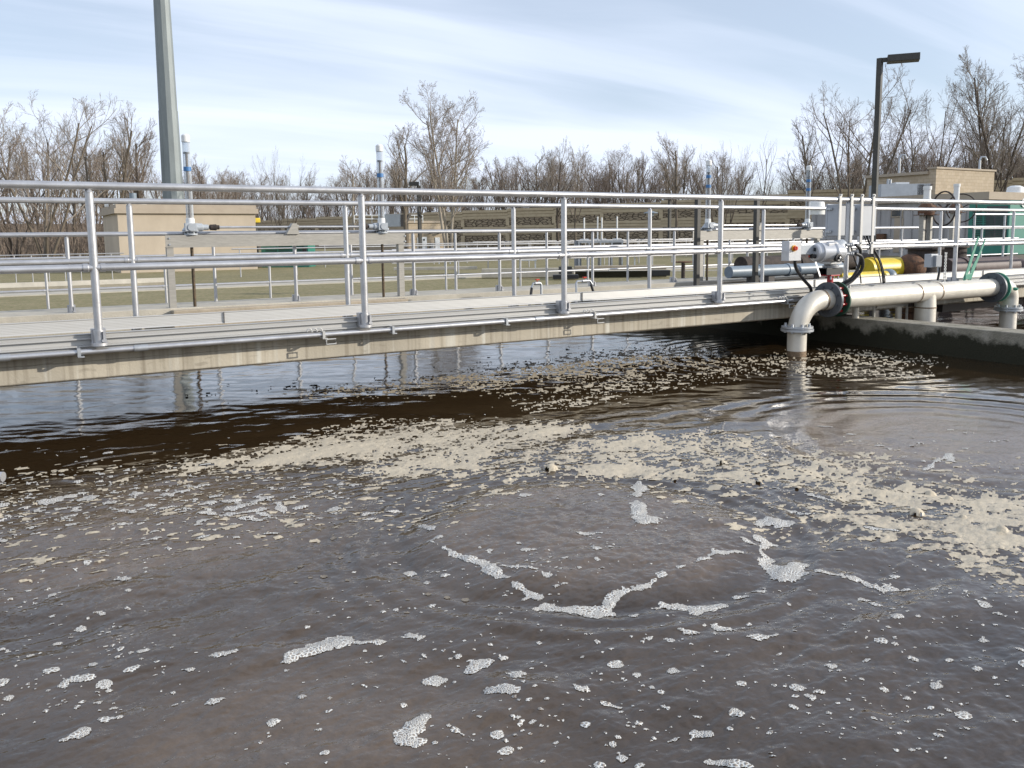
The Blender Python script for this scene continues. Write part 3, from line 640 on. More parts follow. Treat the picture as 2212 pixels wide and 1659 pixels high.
# ------------------------------------------------------------------ gate operators
YF = 11.93
def frame(xa, xb, ytop, ybot, legs, label, m):
    xm = (xa+xb)/2; z1 = zpx(xm, ytop, YF); z0 = zpx(xm, ybot, YF); A_, B_ = at(xa, ytop, Y=YF).x, at(xb, ytop, Y=YF).x
    t = thing('operator_frame', label, 'steel frame', (A_, YF, .27), 'steel frames carrying the gate drives')
    b = MB(); yy = YF-.05
    b.prism([(yy, z1), (yy, z0), (yy+.06, z0), (yy+.06, z0+.008), (yy+.01, z0+.008), (yy+.01, z1-.008), (yy+.06, z1-.008), (yy+.06, z1)], A_, B_); b.build('beam', m, t)
    for e in (A_+.02, B_-.03):
        for zz in (z1-.04, z0+.04):
            b = MB(); b.lathe((e+.03, yy-.012, zz), (0, 1, 0), [(0, 0), (0, .012), (.012, .012)], 8); b.build('bolt', 'galv', t)
    for lx in legs:
        X0 = at(lx, 600, Y=YF).x; b = MB(); b.box((X0-.042, YF-.04, .27), (X0-.036, YF+.05, z0)); b.box((X0-.036, YF-.04, .27), (X0+.042, YF-.034, z0)); b.box((X0-.08, YF-.06, .262), (X0+.08, YF+.08, .272)); b.build('leg', m, t)
    return z1
z1 = frame(355, 872, 506, 531, (370, 866), 'long tan steel channel frame carrying two gate drives, left of centre', 'channel')
z2 = frame(1493, 1773, 497.5, 517, (1512, 1762), 'short pale steel channel frame carrying two gate drives, right of centre', 'channel')
def gear(px_, zb, ytop, yb, label, side, tapes, seed):
    X0 = at(px_, 480, Y=YF).x; o = (X0, YF, zb); t = thing('gate_drive', label, 'gate drive', o, 'clear stem tubes on gear drives')
    s = .9
    b = MB(); b.lathe((X0, YF, zb), (0, 0, 1), [(0, 0), (0, .085), (.02, .085), (.022, .055), (.045, .055), (.047, .105), (.065, .11), (.10, .085), (.135, .06), (.15, .052), (.15, 0)], 24)
    b.box((X0-.085, YF-.1, zb+.05), (X0+.06, YF-.02, zb+.155)); b.lathe((X0-.01, YF-.1, zb+.10), (0, -1, 0), [(0, .045), (.012, .045), (.012, 0)], 16)
    b.lathe((X0+side*.05, YF-.03, zb+.10), (side, 0, 0), [(0, .058), (.09, .052), (.1, .04), (.17, .036), (.17, 0)], 18)
    for a in range(6): b.lathe((X0+.075*math.cos(a), YF+.075*math.sin(a), zb+.018), (0, 0, 1), [(0, .011), (.02, .011), (.02, 0)], 6)
    b.build('gear_housing', 'act_grey', t, .002)
    b = MB(); b.lathe((X0+side*.22, YF-.03, zb+.10), (side, 0, 0), [(0, .02), (.02, .02), (.02, .038), (.10, .042), (.11, .03), (.14, .03), (.14, 0)], 14); b.build('coupling', 'dark_rust', t)
    zt = at(px_, ytop, Y=YF).z; zt = at(px_-(480-ytop)*.05, ytop, Y=YF).z; r = .047
    b = MB(); b.tube([(X0, YF, zb+.15), (X0, YF, zb+.215)], .056, 20); b.tube([(X0, YF, zb+.215), (X0, YF, zb+.225)], .05, 20); b.build('collar', 'pvc', t)
    b = MB(); b.tube([(X0, YF, zb+.2), (X0, YF, zt-.07)], r, 20, False); 
    b.build('clear_tube', M['clear'], t)
    b = MB(); b.lathe((X0, YF, zt-.10), (0, 0, 1), [(0, r+.007), (.08, r+.007), (.10, r*.7), (.10, 0)], 20); b.build('cap', 'pvc', t)
    b = MB(); L_ = zt-zb; b.tube([(X0, YF, zb+.15), (X0, YF, zt-.25)], .017, 10); b.build('stem', 'stem_grey', t)
    b = MB(); b.tube([(X0, YF, zt-.25), (X0, YF, zt-.23)], r*.95, 16); b.build('indicator', 'black', t)
    for f in tapes: b = MB(); b.tube([(X0, YF, zt-f), (X0, YF, zt-f-.055)], r+.002, 20, False); b.build('tape_band', 'blue_tape', t)
    b = MB(); b.tube([(X0, YF, -.1), (X0, YF, zb-.05)], .021, 8); b.tube([(X0, YF, zb-.05), (X0, YF, zb)], .03, 8); b.build('threaded_rod', 'stem', t)
M['stem_grey'] = mat('steel stem', (.22, .17, .13), .5, .4, .2, 30)
def clear_mat():
    m = bpy.data.materials.new('clear plastic tube'); m.use_nodes = True; nt = m.node_tree; b = nt.nodes['Principled BSDF']
    b.inputs['Base Color'].default_value = (.62, .66, .70, 1); b.inputs['Roughness'].default_value = .15
    tr = nt.nodes.new('ShaderNodeBsdfTransparent'); tr.inputs[0].default_value = (.86, .89, .92, 1)
    lw = nt.nodes.new('ShaderNodeLayerWeight'); lw.inputs[0].default_value = .45
    mr = nt.nodes.new('ShaderNodeMapRange'); mr.inputs[3].default_value = .22; mr.inputs[4].default_value = .95; nt.links.new(lw.outputs['Facing'], mr.inputs[0])
    mx_ = nt.nodes.new('ShaderNodeMixShader'); nt.links.new(mr.outputs[0], mx_.inputs[0]); nt.links.new(tr.outputs[0], mx_.inputs[1]); nt.links.new(b.outputs[0], mx_.inputs[2])
    nt.links.new(mx_.outputs[0], nt.nodes['Material Output'].inputs['Surface']); return m
M['clear'] = clear_mat()
gear(411, z1, 290, 497, 'gear drive under a clear blue-banded stem tube, beside the tall galvanised pole', 1, (.42,), 1)
gear(824, z1, 312, 495, 'gear drive with clear stem tube at the right end of the long tan frame', -1, (.42,), 2)
gear(1529, z2, 345, 492, 'gear drive with two blue tube bands, at the short pale frame\'s left end', 1, (.28, .46), 3)
gear(1744, z2, 357, 490, 'gear drive with clear stem tube nearest the grey junction boxes', -1, (.28, .46), 4)
def shaft(xa, xb, y, z, xm, label):
    A_, B_ = at(xa, y, Y=YF-.03).x, at(xb, y, Y=YF-.03).x; t = thing('drive_shaft', label, 'drive shaft', (A_, YF-.03, z), 'drive shafts between the gate drives')
    b = MB(); b.tube([(A_, YF-.03, z), (B_, YF-.03, z)], .017, 10); b.build('rod', 'alu', t)
    X0 = at(xm, y, Y=YF-.03).x; b = MB()
    b.add([(X0-.09, YF-.08, z-.1), (X0+.09, YF-.08, z-.1), (X0+.06, YF-.08, z+.05), (X0+.0, YF-.08, z+.05), (X0-.09, YF+.03, z-.1), (X0+.09, YF+.03, z-.1), (X0+.06, YF+.03, z+.05), (X0+.0, YF+.03, z+.05)], [(0, 1, 2, 3), (7, 6, 5, 4), (1, 5, 6, 2), (0, 3, 7, 4), (3, 2, 6, 7), (0, 4, 5, 1)])
    b.lathe((X0+.06, YF-.03, z), (1, 0, 0), [(0, .03), (.04, .03), (.04, 0)], 12); b.build('bearing_bracket', 'channel', t)
shaft(455, 790, 488, z1+.10, 630, 'thin steel shaft with a triangular bearing bracket above the long tan frame')
shaft(1552, 1722, 483, z2+.10, 1640, 'thin steel shaft above the short pale frame')
# tan concrete kerbs where the frames stand
for a_, b_, lab in ((372, 880, 'tan concrete kerb with chipped corner under the long frame'), (1560, 1800, 'tan concrete kerb with peeling paint under the short frame')):
    A_, B_ = at(a_, 650, Y=11.7).x, at(b_, 650, Y=11.7).x; b = MB(); b.box((A_, 11.66, -.6), (B_, 11.82, .25)); tag(b.build('kerb', 'conc_tan', None, .012), lab, 'kerb')

# ------------------------------------------------------------------ mixer masts, hose taps
for px_, yt, lab in ((1506, 428, 'dark square mast with a short arm, just left of the fourth front handrail post'), (1633, 432, 'dark square mast standing between the two gate drives on the right')):
    p = at(px_, 520, Y=9.3); zt = at(px_, yt, Y=9.3).z; t = thing('mixer_mast', lab, 'mast', (p.x, 9.3, -.6), 'dark square masts in the water')
    b = MB(); b.box((p.x-.034, 9.266, -.6), (p.x+.034, 9.334, zt)); b.build('mast', 'bronze', t, .004)
    b = MB(); b.box((p.x-.30, 9.28, zt+.002), (p.x+.05, 9.32, zt+.03)); b.build('arm', 'bronze', t)
for px_, py_, w_, lab in ((1160, 612, 29, 'left one of two small grey hose taps with red handles'), (1262, 607, 40, 'right one of two small grey hose taps with red handles')):
    p = at(px_, py_, Y=8.72); s_ = mpp(p); t = thing('hose_tap', lab, 'tap', (p.x, 8.72, .3), 'hose taps on the footbridge'); w = w_*s_*.75; z = p.z
    b = MB(); b.tube([(p.x+w*(.5 if w_ < 30 else -.7), 8.72, .3), (p.x+w*(.5 if w_ < 30 else -.7), 8.72, z-.02), (p.x+w*(.42 if w_ < 30 else -.62), 8.72, z), (p.x+w*(-.45 if w_ < 30 else .5), 8.72, z), (p.x+w*(-.62 if w_ < 30 else .72), 8.72, z-.05)], .014, 10)
    b.lathe((p.x-.035, 8.72, z), (1, 0, 0), [(0, 0), (0, .022), (.07, .022), (.07, 0)], 10); b.build('pipe', 'galv', t)
    b = MB(); sg = -1 if w_ < 30 else 1; b.tube([(p.x+sg*w*.62, 8.72, z-.05), (p.x+sg*w*1.0, 8.70, .33), (p.x+sg*w*1.3, 8.69, .2)], .017, 10); b.build('hose', 'black', t)
    b = MB(); b.tube([(p.x, 8.72, z+.01), (p.x, 8.72, z+.045)], .006, 6); b.box((p.x-.02, 8.70, z+.04), (p.x+.025, 8.735, z+.052)); b.build('handle', 'knob_red', t)

# ------------------------------------------------------------------ big white pipe with valves (near right)
YP = 6.07; SZ = 1.11
def pp(x, y): q = at(x, y, Y=YP); return q
ZH = .5*(zpx(1830, 643, YP)+zpx(2100, 625, YP)); XR = at(1721, 745, Y=YP).x; X2 = at(2177, 690, Y=YP).x; RV = .090; RH = .100
t = thing('air_pipe', 'large cream steel pipe on elbows crossing in front of the footbridge into the water', 'pipe', (XR, YP, 0))
M['pipe'] = mat('matte stainless pipe', (.70, .66, .58), .42, .25, .06, 5, .08, 60, col2=(.58, .54, .46), streak=(1, 1, 1))
M['weld'] = mat('browned weld', (.26, .18, .11), .6, .3, .2, 30, .4, 90)
b = MB(); zf = zpx(1721, 708, YP)
b.tube([(XR, YP, -.5), (XR, YP, zf-.03)], RV, 32, False); b.build('riser', 'pipe', t)
b = MB(); b.tube([(XR, YP, WZ-.1), (XR, YP, WZ+.055)], RV+.0012, 32, False); b.build('scum_line', 'weld', t)
def flange_v(X0, z, mname='galv'):
    b = MB(); b.lathe((X0, YP, z-.034), (0, 0, 1), [(0, 0), (0, RV*1.68), (.022, RV*1.68), (.022, 0)], 32); b.lathe((X0, YP, z-.004), (0, 0, 1), [(0, 0), (0, RV*1.62), (.02, RV*1.62), (.022, 0)], 32)
    for k in range(8):
        a = k*PI/4+.3; b.lathe((X0+RV*1.42*math.cos(a), YP+RV*1.42*math.sin(a), z-.05), (0, 0, 1), [(0, 0), (0, .014), (.086, .014), (.086, 0)], 6, False)
    b.build('flange', mname, t, .0015)
flange_v(XR, zf)
XE = pp(1768, 655).x; rb_ = XE-XR+.02; zc = ZH-rb_
b = MB(); b.tube([(XR, YP, zf+.015)]+[(XR+rb_-rb_*math.cos(a), YP, zc+rb_*math.sin(a)) for a in np.linspace(0, PI/2, 16)]+[(XR+rb_+.1, YP, ZH)], [RV]*2+[RV+(RH-RV)*k/15 for k in range(15)]+[RH], 32); b.build('elbow', 'pipe', t)
XF = pp(1788, 645).x; XG = pp(1812, 645).x; XT0 = pp(1975, 632).x; XT1 = pp(2016, 630).x; XV = pp(2143, 620).x; XW = pp(2163, 620).x
b = MB(); b.tube([(XR+rb_+.09, YP, ZH), (XV, YP, ZH)], RH+.001, 36, False)
b.build('main_run', 'pipe', t)
for X0 in (XR+rb_+.01, XT0, XT1+.03): b = MB(); b.tube([(X0, YP, ZH), (X0+.018, YP, ZH)], RH+.005, 32, False); b.build('weld_ring', 'weld', t)
XT = pp(1999, 660).x; b = MB(); b.tube([(XT, YP, -.6), (XT, YP, ZH-.17)], RH*1.07, 32, False); b.lathe((XT, YP, ZH-.17), (0, 0, 1), [(0, RH*1.07), (.17, RH*.97)], 32); b.build('tee_leg', 'pipe', t)
b = MB(); b.tube([(XT, YP, ZH-.185), (XT, YP, ZH-.172)], RH*1.07+.004, 32, False); b.build('weld_ring', 'weld', t)
# far elbow
r2 = X2-XW-.03; 
b = MB(); b.tube([(XW-.03, YP, ZH)]+[(XW+.03+r2*math.sin(a), YP, ZH-r2+r2*math.cos(a)) for a in np.linspace(0, PI/2, 14)]+[(X2, YP, zpx(2178, 665, YP)+.01)], RH*.98, 32, False); b.build('elbow', 'pipe', t)
z5 = zpx(2178, 665, YP); RVs = RV; RV = RV*1.02; flange_v(X2, z5); b = MB(); b.tube([(X2, YP, -.5), (X2, YP, z5-.03)], RV, 32, False); b.build('riser', 'pipe', t); RV = RVs
# butterfly valves
def disc(X0, w, r, mname, tt, name, bolts=0, bm='flange', hole=None):
    b = MB(); h = hole or RH+.002
    b.lathe((X0, YP, ZH), (1, 0, 0), [(0, h), (0, r), (w, r), (w, h)], 40)
    b.build(name, mname, tt, .002)
    for k in range(bolts):
        a = (k+.5)*2*PI/bolts; b = MB(); b.lathe((X0-.018, YP+r*.82*math.cos(a), ZH+r*.82*math.sin(a)), (1, 0, 0), [(0, 0), (0, .013), (.02, .013)], 6, False)
        b.build('bolt', bm, tt)
RF = .172
t = thing('butterfly_valve', 'red butterfly valve between a dark grey flange and a dark green ring, under the actuator', 'valve', (XF, YP, ZH))
disc(XF-.012, .028, RF, 'flange', t, 'flange', 8); disc(XF+.125, .018, RF, 'darkgreen', t, 'ring')
b = MB(); b.lathe((XF+.016, YP, ZH), (1, 0, 0), [(0, RH), (0, .118), (.105, .118), (.105, RH)], 32)
for k in range(10):
    a = (k+.5)*PI/5; b.lathe((XF+.016, YP+.15*math.cos(a), ZH+.15*math.sin(a)), (1, 0, 0), [(0, .014), (.100, .014)], 8)
zr1 = zpx(1792, 596, YP); XN = pp(1792, 600).x+.01
b.tube([(XN, YP, ZH+.12), (XN, YP, zr1)], .030, 12); b.build('body', 'red', t, .001)
b = MB(); b.box((XN-.075, YP-.07, zr1), (XN+.075, YP+.07, zr1+.014)); b.build('top_plate', 'red', t, .003)
for sx in (-1, 1):
    b = MB(); b.tube([(XN+sx*.06, YP-.055, zr1-.035), (XN+sx*.06, YP-.055, zr1+.02)], .008, 6); b.build('bolt', 'galv', t)
t = thing('butterfly_valve', 'sea green butterfly valve and lever between flanges at the right end of the cream pipe', 'valve', (XV, YP, ZH))
disc(XV-.02, .03, RF, 'flange', t, 'flange', 8); disc(XV+.085, .018, RF*1.0, 'teal', t, 'ring', 0)
b = MB(); b.lathe((XV+.012, YP, ZH), (1, 0, 0), [(0, RH), (0, .118), (.062, .118), (.062, RH)], 32)
for k in range(6):
    a = (k+.5)*PI/3; b.box((XV+.012, -.03, .12), (XV+.084, .03, .165), Matrix.Rotation(a, 3, 'X'), (0, YP, ZH))
b.lathe((XW, YP-.16, ZH-.02), (0, -1, 0), [(0, .02), (.03, .02), (.03, .012), (.045, .012), (.045, 0)], 8, False)
b.build('body', 'teal', t, .002)
# the lever (two long bars) belongs to a second valve behind the pipe
YL = 6.2
t = thing('lever_handle', 'sea green double bar lever rising from behind the cream pipe', 'lever', at(2098, 603, Y=YL))
def bar(pts, w, mname, name, yoff=0, th=.012):
    b = MB(); ps = [at(x, y, Y=YL+yoff) for x, y in pts]
    L_ = []; R__ = []
    for i, p in enumerate(ps):
        d = (ps[min(i+1, len(ps)-1)]-ps[max(i-1, 0)]).normalized(); n = Vector((-d.z, 0, d.x)); ww = w[i]*mpp(p)/2
        L_.append(p+n*ww); R__.append(p-n*ww)
    n = len(ps); vs = L_+R__; vs2 = [v+Vector((0, th, 0)) for v in vs]
    fs = [(i, i+1, n+i+1, n+i) for i in range(n-1)]; m2 = 2*n
    fs += [(m2+n+i, m2+n+i+1, m2+i+1, m2+i) for i in range(n-1)]
    fs += [(i+1, i, m2+i, m2+i+1) for i in range(n-1)]+[(n+i, n+i+1, m2+n+i+1, m2+n+i) for i in range(n-1)]+[(0, n, m2+n, m2), (2*n-1, n-1, m2+n-1, m2+2*n-1)]
    b.add(vs+vs2, fs); return b.build(name, mname, t, .002)
bar([(2083, 606), (2093, 580), (2101, 552), (2112, 520), (2115, 512)], [9, 9, 8, 6, 5], 'teal', 'lever_bar', 0)
bar([(2094, 606), (2103, 580), (2112, 560), (2124, 530), (2129, 517)], [10, 11, 7, 5, 3], 'teal', 'lever_bar', .03)
bar([(2086, 598), (2100, 596)], [12, 10], 'teal', 'catch', -.012)

# pipe support on the dividing wall
t = thing('pipe_bracket', 'rusty strut bracket on threaded rods standing on the algae blackened wall', 'bracket', (XT0-.6, YP, .28))
for px_ in (1885, 1945):
    X0 = at(px_, 690, Y=6.30).x; b = MB(); zt = at(px_, 650, Y=6.30).z; X0 = min(X0, XW0+.27) if px_ == 1885 else X0
    b.tube([(X0, 6.22, -.3), (X0, 6.22, zt)], .014, 8); b.build('threaded_rod', 'channel', t)
A_, B_ = at(1878, 661, Y=6.30), at(1948, 663, Y=6.30); b = MB(); b.box((A_.x, 6.20, A_.z-.02), (B_.x, 6.24, A_.z+.02)); b.build('strut', 'channel', t)
b = MB(); b.box((B_.x-.02, 6.17, A_.z-.035), (B_.x+.05, 6.27, A_.z+.035)); b.build('end_fitting', 'dark_rust', t)
for px_, lab in ((1848, 'pale plastic pipe standing in the water left of the bracket'), (1940, 'short pale plastic pipe behind the bracket rod')):
    q = at(px_, 690, Y=6.30); b = MB(); b.tube([(q.x, 6.30, -.6), (q.x, 6.30, .30)], .034, 16); tag(b.build('standpipe', 'pipe'), lab, 'pipe')
q = at(2080, 683, Y=6.9); b = MB(); b.box((q.x-.5, 6.9, .05), (q.x+.1, 7.3, .17)); b.box((q.x+.1, 6.92, .06), (q.x+1.6, 7.02, .14)); tag(b.build('baffle_strut', 'roofdark'), 'dark flat strut under the footbridge at the right', 'strut')

# ------------------------------------------------------------------ electric actuator on the red valve
za = zr1+.014
t = thing('valve_actuator', 'grey electric valve actuator with a red and yellow switch box on the cream pipe', 'actuator', (XN, YP, za))
b = MB(); za2 = za+.075
b.box((XN-.14, YP-.065, za), (XN+.12, YP-.055, za2)); b.box((XN-.14, YP+.055, za), (XN+.12, YP+.065, za2)); b.box((XN-.14, YP-.055, za2-.008), (XN+.12, YP+.055, za2)); b.box((XN-.012, YP-.054, za), (XN+.012, YP+.054, za2-.009))
b.build('mount', 'black', t, .002)
zc_ = zpx(1790, 541, YP)
b = MB(); b.lathe((XN, YP, za2), (0, 0, 1), [(0, 0), (0, .075), (.02, .08), (.03, .06), (.07, .07)], 24); 
ax = Vector((.97, -.24, 0)).normalized(); c0 = at(1758, 546, Y=YP-.03)+ax*.061
b.lathe(c0-ax*.06, ax, [(0, 0), (0, .074), (.012, .084), (.055, .088), (.057, .100), (.075, .100), (.077, .090), (.20, .088), (.21, .098), (.222, .098), (.224, .085), (.31, .072), (.34, .05), (.34, 0)], 32)
b.lathe(c0+ax*.16+Vector((0, 0, .05)), (0, 0, 1), [(0, .05), (.055, .05), (.06, .035), (.06, 0)], 16); b.box((c0.x+.05, c0.y-.09, c0.z+.06), (c0.x+.20, c0.y-.02, c0.z+.10))
b.box((XN-.10, YP-.08, za2+.04), (XN+.08, YP+.06, zc_))
b.build('housing', 'act_light', t, .003)
b = MB(); b.lathe(Vector((XN+.13, YP+.04, zc_+.01)), (.6, .1, .25), [(-.04, 0), (-.04, .07), (.05, .075), (.07, .06), (.13, .05), (.14, 0)], 24); b.build('motor_cover', 'act_grey', t)
nrm = -ax; u_ = Vector((0, 0, 1)); w_ = nrm.cross(u_).normalized()
fc0 = c0-ax*.061
def facebox(cx_, cz_, hw, hh, d, mname, name):
    b = MB(); vs = []
    for dd in (0, d):
        for sx, sz in ((-1, -1), (1, -1), (1, 1), (-1, 1)): vs.append(fc0+w_*(cx_+sx*hw)+u_*(cz_+sz*hh)+nrm*dd)
    b.add(vs, [(0, 1, 2, 3), (7, 6, 5, 4), (0, 4, 5, 1), (1, 5, 6, 2), (2, 6, 7, 3), (3, 7, 4, 0)]); return b.build(name, mname, t, .002)
facebox(0, .035, .038, .018, .006, 'glass', 'display'); facebox(0, -.005, .05, .012, .008, 'act_grey', 'label_strip')
for sx, mm_ in ((-1, 'black'), (1, 'black')):
    b = MB(); b.lathe(fc0+w_*(sx*.028)+u_*-.038, nrm, [(0, 0), (0, .020), (.03, .018), (.03, 0)], 14); b.build('knob', mm_, t)
b = MB(); b.lathe(fc0+w_*.028+u_*-.038+nrm*.03, nrm, [(0, 0), (0, .009), (.008, .009), (.008, 0)], 10); b.build('selector', 'knob_red', t)
# isolator box
Pb = [at(1705, 521, Y=YP-.07), at(1729, 563, Y=YP-.07)]
b = MB(); b.box((Pb[0].x, YP-.07, Pb[1].z), (Pb[1].x+.01, YP+.03, Pb[0].z)); ib = b.build('switch_box', 'act_light', t, .004)
b = MB(); b.box((Pb[1].x, YP-.03, .5*(Pb[0].z+Pb[1].z)-.04), (c0.x, YP+.02, .5*(Pb[0].z+Pb[1].z)+.06)); b.build('neck', 'act_grey', t, .004)
kc = at(1714.5, 536.5, Y=YP-.07)
b = MB(); b.lathe(kc, (0, -1, 0), [(0, 0), (0, .029), (.012, .029), (.012, .024), (.0121, 0)], 24); b.build('switch_plate', 'knob_yellow', t)
b = MB(); b.lathe(kc+Vector((0, -.012, 0)), (0, -1, 0), [(0, .022), (.022, .020), (.022, 0)], 20); b.box((kc.x-.005, kc.y-.042, kc.z-.018), (kc.x+.005, kc.y-.03, kc.z+.018)); b.build('switch_knob', 'knob_red', t)
hw = at(1810, 557, Y=YP-.17)
b = MB(); b.lathe(hw, (-.1, -1, 0), [(-.03, 0), (-.03, .035), (.0, .042), (.018, .042), (.02, .03), (.015, .012), (.03, .012), (.03, 0)], 24); b.tube([hw+Vector((.02, -.02, -.028)), hw+Vector((.075, -.02, -.03))], .009, 8); b.build('handwheel', 'black', t)
b = MB(); b.lathe(hw+Vector((.0, .01, 0)), (-.1, -1, 0), [(.04, 0), (.04, .010), (.043, 0)], 12); b.build('wheel_hub', 'act_light', t)
for gy in (529, 548):
    g = at(1835, gy, Y=YP-.02); b = MB(); b.tube([g+Vector((-.06, 0, 0)), g+Vector((.0, 0, 0))], .014, 10); b.tube([g, g+Vector((.015, 0, 0))], .02, 8); b.tube([g+Vector((.03, 0, 0)), g+Vector((.05, 0, -.002))], .021, 8); b.tube([g, g+Vector((.06, 0, -.003))], .013, 8); b.build('cable_gland', 'box_mid', t)
b = MB(); g = at(1762, 566, Y=YP-.09); g2 = at(1772, 597, Y=YP-.12); b.add([g+Vector((-.012, 0, 0)), g+Vector((.01, 0, .004)), g2+Vector((.012, 0, 0)), g2+Vector((-.012, 0, -.002)), g+Vector((-.012, .002, 0)), g+Vector((.01, .002, .004)), g2+Vector((.012, .002, 0)), g2+Vector((-.012, .002, -.002))], [(3, 2, 1, 0), (4, 5, 6, 7), (0, 1, 5, 4), (1, 2, 6, 5), (2, 3, 7, 6), (3, 0, 4, 7)]); b.build('tag', 'pvc', t)
# cables (catmull-rom through the listed points)
def spline(ps, k=8):
    out = []; P_ = [ps[0]]+ps+[ps[-1]]
    for i in range(1, len(P_)-2):
        for j in range(k):
            s = j/k; a, b_, c, d = P_[i-1], P_[i], P_[i+1], P_[i+2]
            out.append(.5*((2*b_)+(-a+c)*s+(2*a-5*b_+4*c-d)*s*s+(-a+3*b_-3*c+d)*s**3))
    return out+[ps[-1]]
def cable(pts, r, label, m='black'):
    ps = spline([at(x, y, Y=yy) for x, y, yy in pts]); b = MB(); b.tube(ps, r, 10)
    tag(b.build('cable', m), label, 'cable', 'black cables of the valve actuator')
cable([(1717, 562, YP-.02), (1720, 580, YP), (1735, 603, 6.2), (1750, 620, 6.2), (1752, 632, 6.28)], .016, 'thick black cable dropping from the red and yellow switch box')
cable([(1848, 529, YP-.02), (1858, 540, YP), (1857, 570, 6.10), (1840, 600, 6.16), (1812, 617, 6.24), (1795, 640, 6.25)], .015, 'outer black cable looping from the upper actuator gland down behind the pipe')
cable([(1848, 548, YP-.02), (1861, 556, YP-.02), (1862, 580, 6.10), (1842, 605, 6.16), (1818, 622, 6.2), (1800, 645, 6.24)], .017, 'inner black cable looping from the lower actuator gland down behind the pipe')
cable([(1838, 533, YP-.0), (1846, 560, 6.12), (1857, 590, 6.2), (1860, 612, 6.2)], .007, 'thin black wire hanging between the actuator glands and the toe board', 'black')
cable([(1872, 509, 6.45), (1880, 530, 6.35), (1898, 560, 6.28), (1906, 590, 6.28), (1908, 612, 6.3)], .010, 'black cable from the right junction box bending down to the toe board')
cable([(1866, 509, 6.45), (1874, 528, 6.3), (1890, 560, 6.27), (1899, 590, 6.28), (1903, 611, 6.3)], .005, 'thin black wire beside the cable from the right junction box')
cable([(1878, 509, 6.45), (1884, 530, 6.32), (1903, 566, 6.27), (1911, 600, 6.29), (1911, 612, 6.3)], .006, 'rightmost thin black wire under the right junction box')

SZ = 1.0
q0 = at(6, 1030, D=3.4); b = MB(); b.tube([q0-Vector(rt)*1.2, q0], .017, 16); b.tube([q0-Vector(rt)*.02, q0+Vector(rt)*.002], .020, 16); tag(b.build('rail_end', 'alu'), 'tip of a silver rail poking in at the left edge over the water', 'rail end')
# ------------------------------------------------------------------ junction boxes hung on the front handrail
for (xa, xb, lab) in ((1811, 1844, 'left grey junction box hung on the front handrail above the actuator'), (1862, 1891, 'right grey junction box with black wires below, hung on the front handrail')):
    A_, B_ = at(xa, 441, Y=6.36), at(xb, 509, Y=6.36); t = thing('junction_box', lab, 'junction box', (A_.x, 6.36, B_.z), 'grey junction boxes on the handrail')
    b = MB(); b.box((A_.x, 6.36, B_.z), (B_.x, 6.53, A_.z)); b.box((A_.x-.006, 6.50, B_.z-.006), (B_.x+.006, 6.525, A_.z+.006)); b.build('enclosure', 'box_grey', t, .006)
    for zz in (A_.z-.05, B_.z+.05):
        b = MB(); b.box((A_.x-.022, 6.43, zz-.012), (A_.x-.001, 6.51, zz+.012)); b.lathe((A_.x-.012, 6.46, zz), (-1, 0, 0), [(-.01, .016), (.014, .016), (.014, 0)], 10); b.build('hinge', 'galv', t)
for px_, yb, lab in ((1817, 561, 'slotted strut on the handrail, leftmost of the four holding the junction boxes'), (1842, 543, 'slotted strut on the handrail, second from the left'), (1864, 546, 'slotted strut on the handrail, third from the left'), (1889, 548, 'slotted strut on the handrail, rightmost of the four')):
    p = at(px_, 470, Y=6.25); z0 = at(px_, yb, Y=6.25).z; z1_ = at(px_, 419, Y=6.25).z; b = MB()
    b.box((p.x-.02, 6.262, z0), (p.x+.02, 6.267, z1_)); b.box((p.x-.022, 6.225, z0), (p.x-.018, 6.262, z1_)) if False else None
    b.box((p.x-.022, 6.262, z0), (p.x-.018, 6.30 if False else 6.272, z1_)); 
    t = tag(thing('strut', lab, 'strut', (p.x, 6.262, z0), 'slotted struts on the handrail'), None, None)
    b.build('channel', 'alu_white', t)
    for zz in (1.53, .992):
        b = MB(); b.tube([(p.x-.014, 6.3, zz), (p.x+.014, 6.3, zz)], .031, 16, False); b.lathe((p.x, 6.262, zz+.05), (0, -1, 0), [(0, .009), (.012, .009), (.012, 0)], 6); b.build('clamp', 'galv', t)
# small boxes on a perforated strut by the sixth post
p = at(2041, 582, Y=6.26); z0 = at(2041, 620, Y=6.26).z; z1_ = at(2043, 545, Y=6.26).z
t = thing('switch_box', 'small pair of grey boxes on a perforated strut beside the front post at the right', 'switch box', (p.x, 6.26, z0))
b = MB(); n_ = 11
for i in range(n_):
    za_, zb_ = z0+(z1_-z0)*i/n_, z0+(z1_-z0)*(i+1)/n_; b.box((p.x-.01, 6.262, za_), (p.x+.035, 6.267, za_+(zb_-za_)*.35)); b.box((p.x-.01, 6.262, za_), (p.x+.004, 6.2665, zb_)); b.box((p.x+.022, 6.262, za_), (p.x+.035, 6.2665, zb_))
b.build('perforated_strut', 'galv', t)
for xa, xb, ya, yb, yy in ((2012, 2026, 549, 577, 6.20), (2023, 2034, 552, 576, 6.16)):
    A_, B_ = at(xa, ya, Y=yy), at(xb, yb, Y=yy); b = MB(); b.box((A_.x, yy, B_.z), (B_.x, yy+.09, A_.z)); b.build('box', 'box_grey' if xa == 2012 else 'box_mid', t, .004)
b = MB(); q = at(2030, 577, Y=6.2); b.tube([q, q+Vector((.0, 0, -.05)), q+Vector((-.03, .0, -.16))], .014, 8); b.build('conduit', 'black', t)

